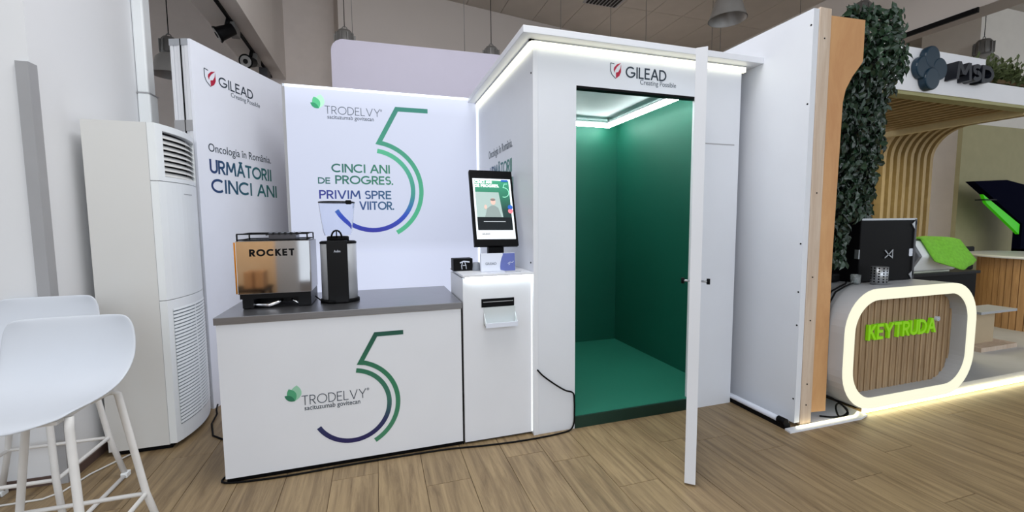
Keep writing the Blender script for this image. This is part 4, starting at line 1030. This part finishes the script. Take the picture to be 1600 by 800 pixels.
bx('door_frame', BROWNB, dd, 17.25, 17.6, 8.52, 8.6, 0, 2.85); bx('door_frame', BROWNB, dd, 15.7, 16.1, 8.56, 8.6, 0, 2.85)

# ================================================================ HANGING LAMPS, WIRES, TRACK
LAMPM = mat('lamp_grey', rgb(128, 126, 124), .45, .3, var=.08)
LAMPA = mat('lamp_aluminium', rgb(176, 174, 172), .35, .3, var=.08)
def highbay(x, y, z, label, s=1.0, bell=True, top=HC):
    r = thing('high_bay_lamp', label, 'lamp', (x, y, z), 'high bay lamps of the hall')
    MB().lathe([(.10 * s, 0), (.11 * s, .05 * s), (.10 * s, .20 * s), (.07 * s, .24 * s)], (x, y, z), 20).build('driver_housing', LAMPM, r)
    f = MB()
    for k in range(10):
        a = 2 * math.pi * k / 10; c, s_ = math.cos(a), math.sin(a)
        f.box(.10 * s, .125 * s, -.006, .006, .02 * s, .19 * s, T=lambda p: Vector((x + p[0] * c - p[1] * s_, y + p[0] * s_ + p[1] * c, z + p[2])))
    f.build('cooling_fin', LAMPM, r)
    MB().tube([(x + .035 * s * math.cos(R(a)), y, z + .24 * s + .05 * s * math.sin(R(a))) for a in range(0, 181, 20)], .006, 6).build('hook', LAMPM, r)
    MB().tube([(x, y, z + .28 * s), (x, y, top)], .005, 6).build('cable', BLACK, r)
    if bell:
        b = MB(); b.lathe([(.11 * s, .0), (.17 * s, -.06 * s), (.22 * s, -.22 * s), (.25 * s, -.30 * s)], (x, y, z), 28); b.f = b.f[:-2]; b.sm = b.sm[:-2]
        b.lathe([(.24 * s, -.30 * s), (.21 * s, -.22 * s), (.16 * s, -.06 * s), (.03 * s, -.02 * s)], (x, y, z), 28); b.f = b.f[:-2] + [b.f[-1]]; b.sm = b.sm[:-2] + [b.sm[-1]]
        b.build('reflector', LAMPA, r)
    return r
highbay(4.735, 5.0, 4.50, 'bell shaped high bay lamp seen from below over the booth', 1.0)
highbay(-.285, 5.8, 3.53, 'high bay lamp driver above the rounded corner of the lilac wall', 1.0, False)
highbay(1.56, 5.8, 3.55, 'high bay lamp driver beside the left end of the booth cornice', .95, False)
highbay(-2.10, 5.8, 3.30, 'high bay lamp half hidden behind the stacked boards at left', .75)
highbay(6.45, 4.4, 4.15, 'high bay lamp showing above the plywood arch', 1.0, False)
highbay(9.25, 4.45, 4.0, 'high bay lamp hanging above the raised black letters', 1.0)
for i, (x, y, z0) in enumerate(((-.196, 5.8, 3.6), (1.197, 5.8, 3.6), (2.579, 5.8, 3.4), (3.375, 5.8, 3.4), (3.977, 5.8, 3.4), (5.2, 5.8, 3.2), (5.364, 5.8, 3.2), (6.3, 5.2, 3.6))):
    lab = ('thin wire right of the lamp above the rounded lilac wall', 'thin wire left of the lamp beside the cornice', 'leftmost of the thin wires behind the booth cornice', 'second thin wire from the left behind the booth cornice', 'third thin wire from the left behind the booth cornice', 'thin wire beside the bell shaped lamp, left of its pair', 'shorter looking thin wire right of the bell shaped lamp', 'thin wire behind the top of the white partition')[i]
    tag(MB().tube([(x, y, z0), (x, y, HC)], .004, 6).build('hanging_wire', LAMPM), lab, 'wire', 'wires hanging from the hall ceiling')
VT = thing('ceiling_vent', 'square black slatted air vent in the hall ceiling', 'vent', (3.55, 6.1, HC))
bx('frame', GREYM, VT, 3.25, 3.85, 5.9, 6.45, HC - .012, HC)
for k in range(9): bx('slat', BLACK, VT, 3.29 + k * .06, 3.32 + k * .06, 5.93, 6.42, HC - .022, HC - .012)
TK = thing('light_track', 'black lighting track running along the underside of the ceiling beam', 'track', (-1.40, 5.6, 3.6))
bx('rail', BLACK, TK, -1.415, -1.385, 3.6, 7.3, 3.575, 3.6)
bx('feed_box', mat('dark_grey_box', rgb(70, 70, 74), .5, var=.05), TK, -1.46, -1.36, 6.85, 7.05, 3.42, 3.575)
def spot(y, label, d):
    r = thing('track_spotlight', label, 'spotlight', (-1.40, y, 3.575), 'spotlights on the lighting track')
    MB().tube([(-1.40, y, 3.575), (-1.42, y, 3.50)], .02, 10).build('arm', BLACK, r)
    c = Vector((-1.43, y, 3.44)); d = Vector(d).normalized()
    MB().tube([c - d * .09, c - d * .085, c + d * .06, c + d * .09], [.04, .055, .07, .085], 18).build('head', BLACK, r)
    MB().tube([c + d * .088, c + d * .094], [.068, .066], 18).build('lens', LAMPA, r)
    MB().tube([c + d * .094, c + d * .1], [.03, .028], 12).build('reflector_cup', DARK, r)
    bx('gear_box', LAMPM, r, -1.44, -1.36, y + .06, y + .26, 3.47, 3.575)
spot(5.35, 'black spotlight at the near end of the lighting track', (-.8, -.2, -.5))
spot(6.25, 'black spotlight with a visible lens beside the stacked boards', (-.25, -.9, -.25))

# ================================================================ BEHIND THE VIEWER (seen mirrored in the polished machine)
tag(bx('tan_board', wood_mat('tan_veneer', rgb(206, 168, 124), rgb(222, 188, 148), (3, 3, 1.2)), None, -2.7, -1.66, -2.64, -2.6, 0, 2.2), 'tan board mirrored in the left half of the polished espresso machine', 'board')
tag(bx('grey_screen', GREYM, None, -1.655, -1.30, -2.6, -2.56, 0, 2.2), 'grey screen mirrored in the right half of the polished espresso machine', 'screen')
DT = thing('dark_table', 'dark table mirrored low in the polished espresso machine', 'table', (-2.05, -2.15, 0))
bx('table_top', BLACK, DT, -2.45, -1.68, -2.45, -1.85, .36, .40)
for x in (-2.42, -1.74):
    for y in (-2.42, -1.92): bx('leg', BLACKM, DT, x, x + .04, y, y + .04, 0, .36)
CBX = thing('cardboard_box', 'brown taped cardboard box mirrored in the polished espresso machine', 'box', (-1.88, -2.2, .40))
bx('carton', mat('cardboard', rgb(176, 128, 84), .8, var=.06), CBX, -2.02, -1.74, -2.35, -2.05, .40, .66)
bx('tape', mat('brown_tape', rgb(120, 78, 46), .4, var=.05), CBX, -1.90, -1.86, -2.352, -2.048, .399, .662)
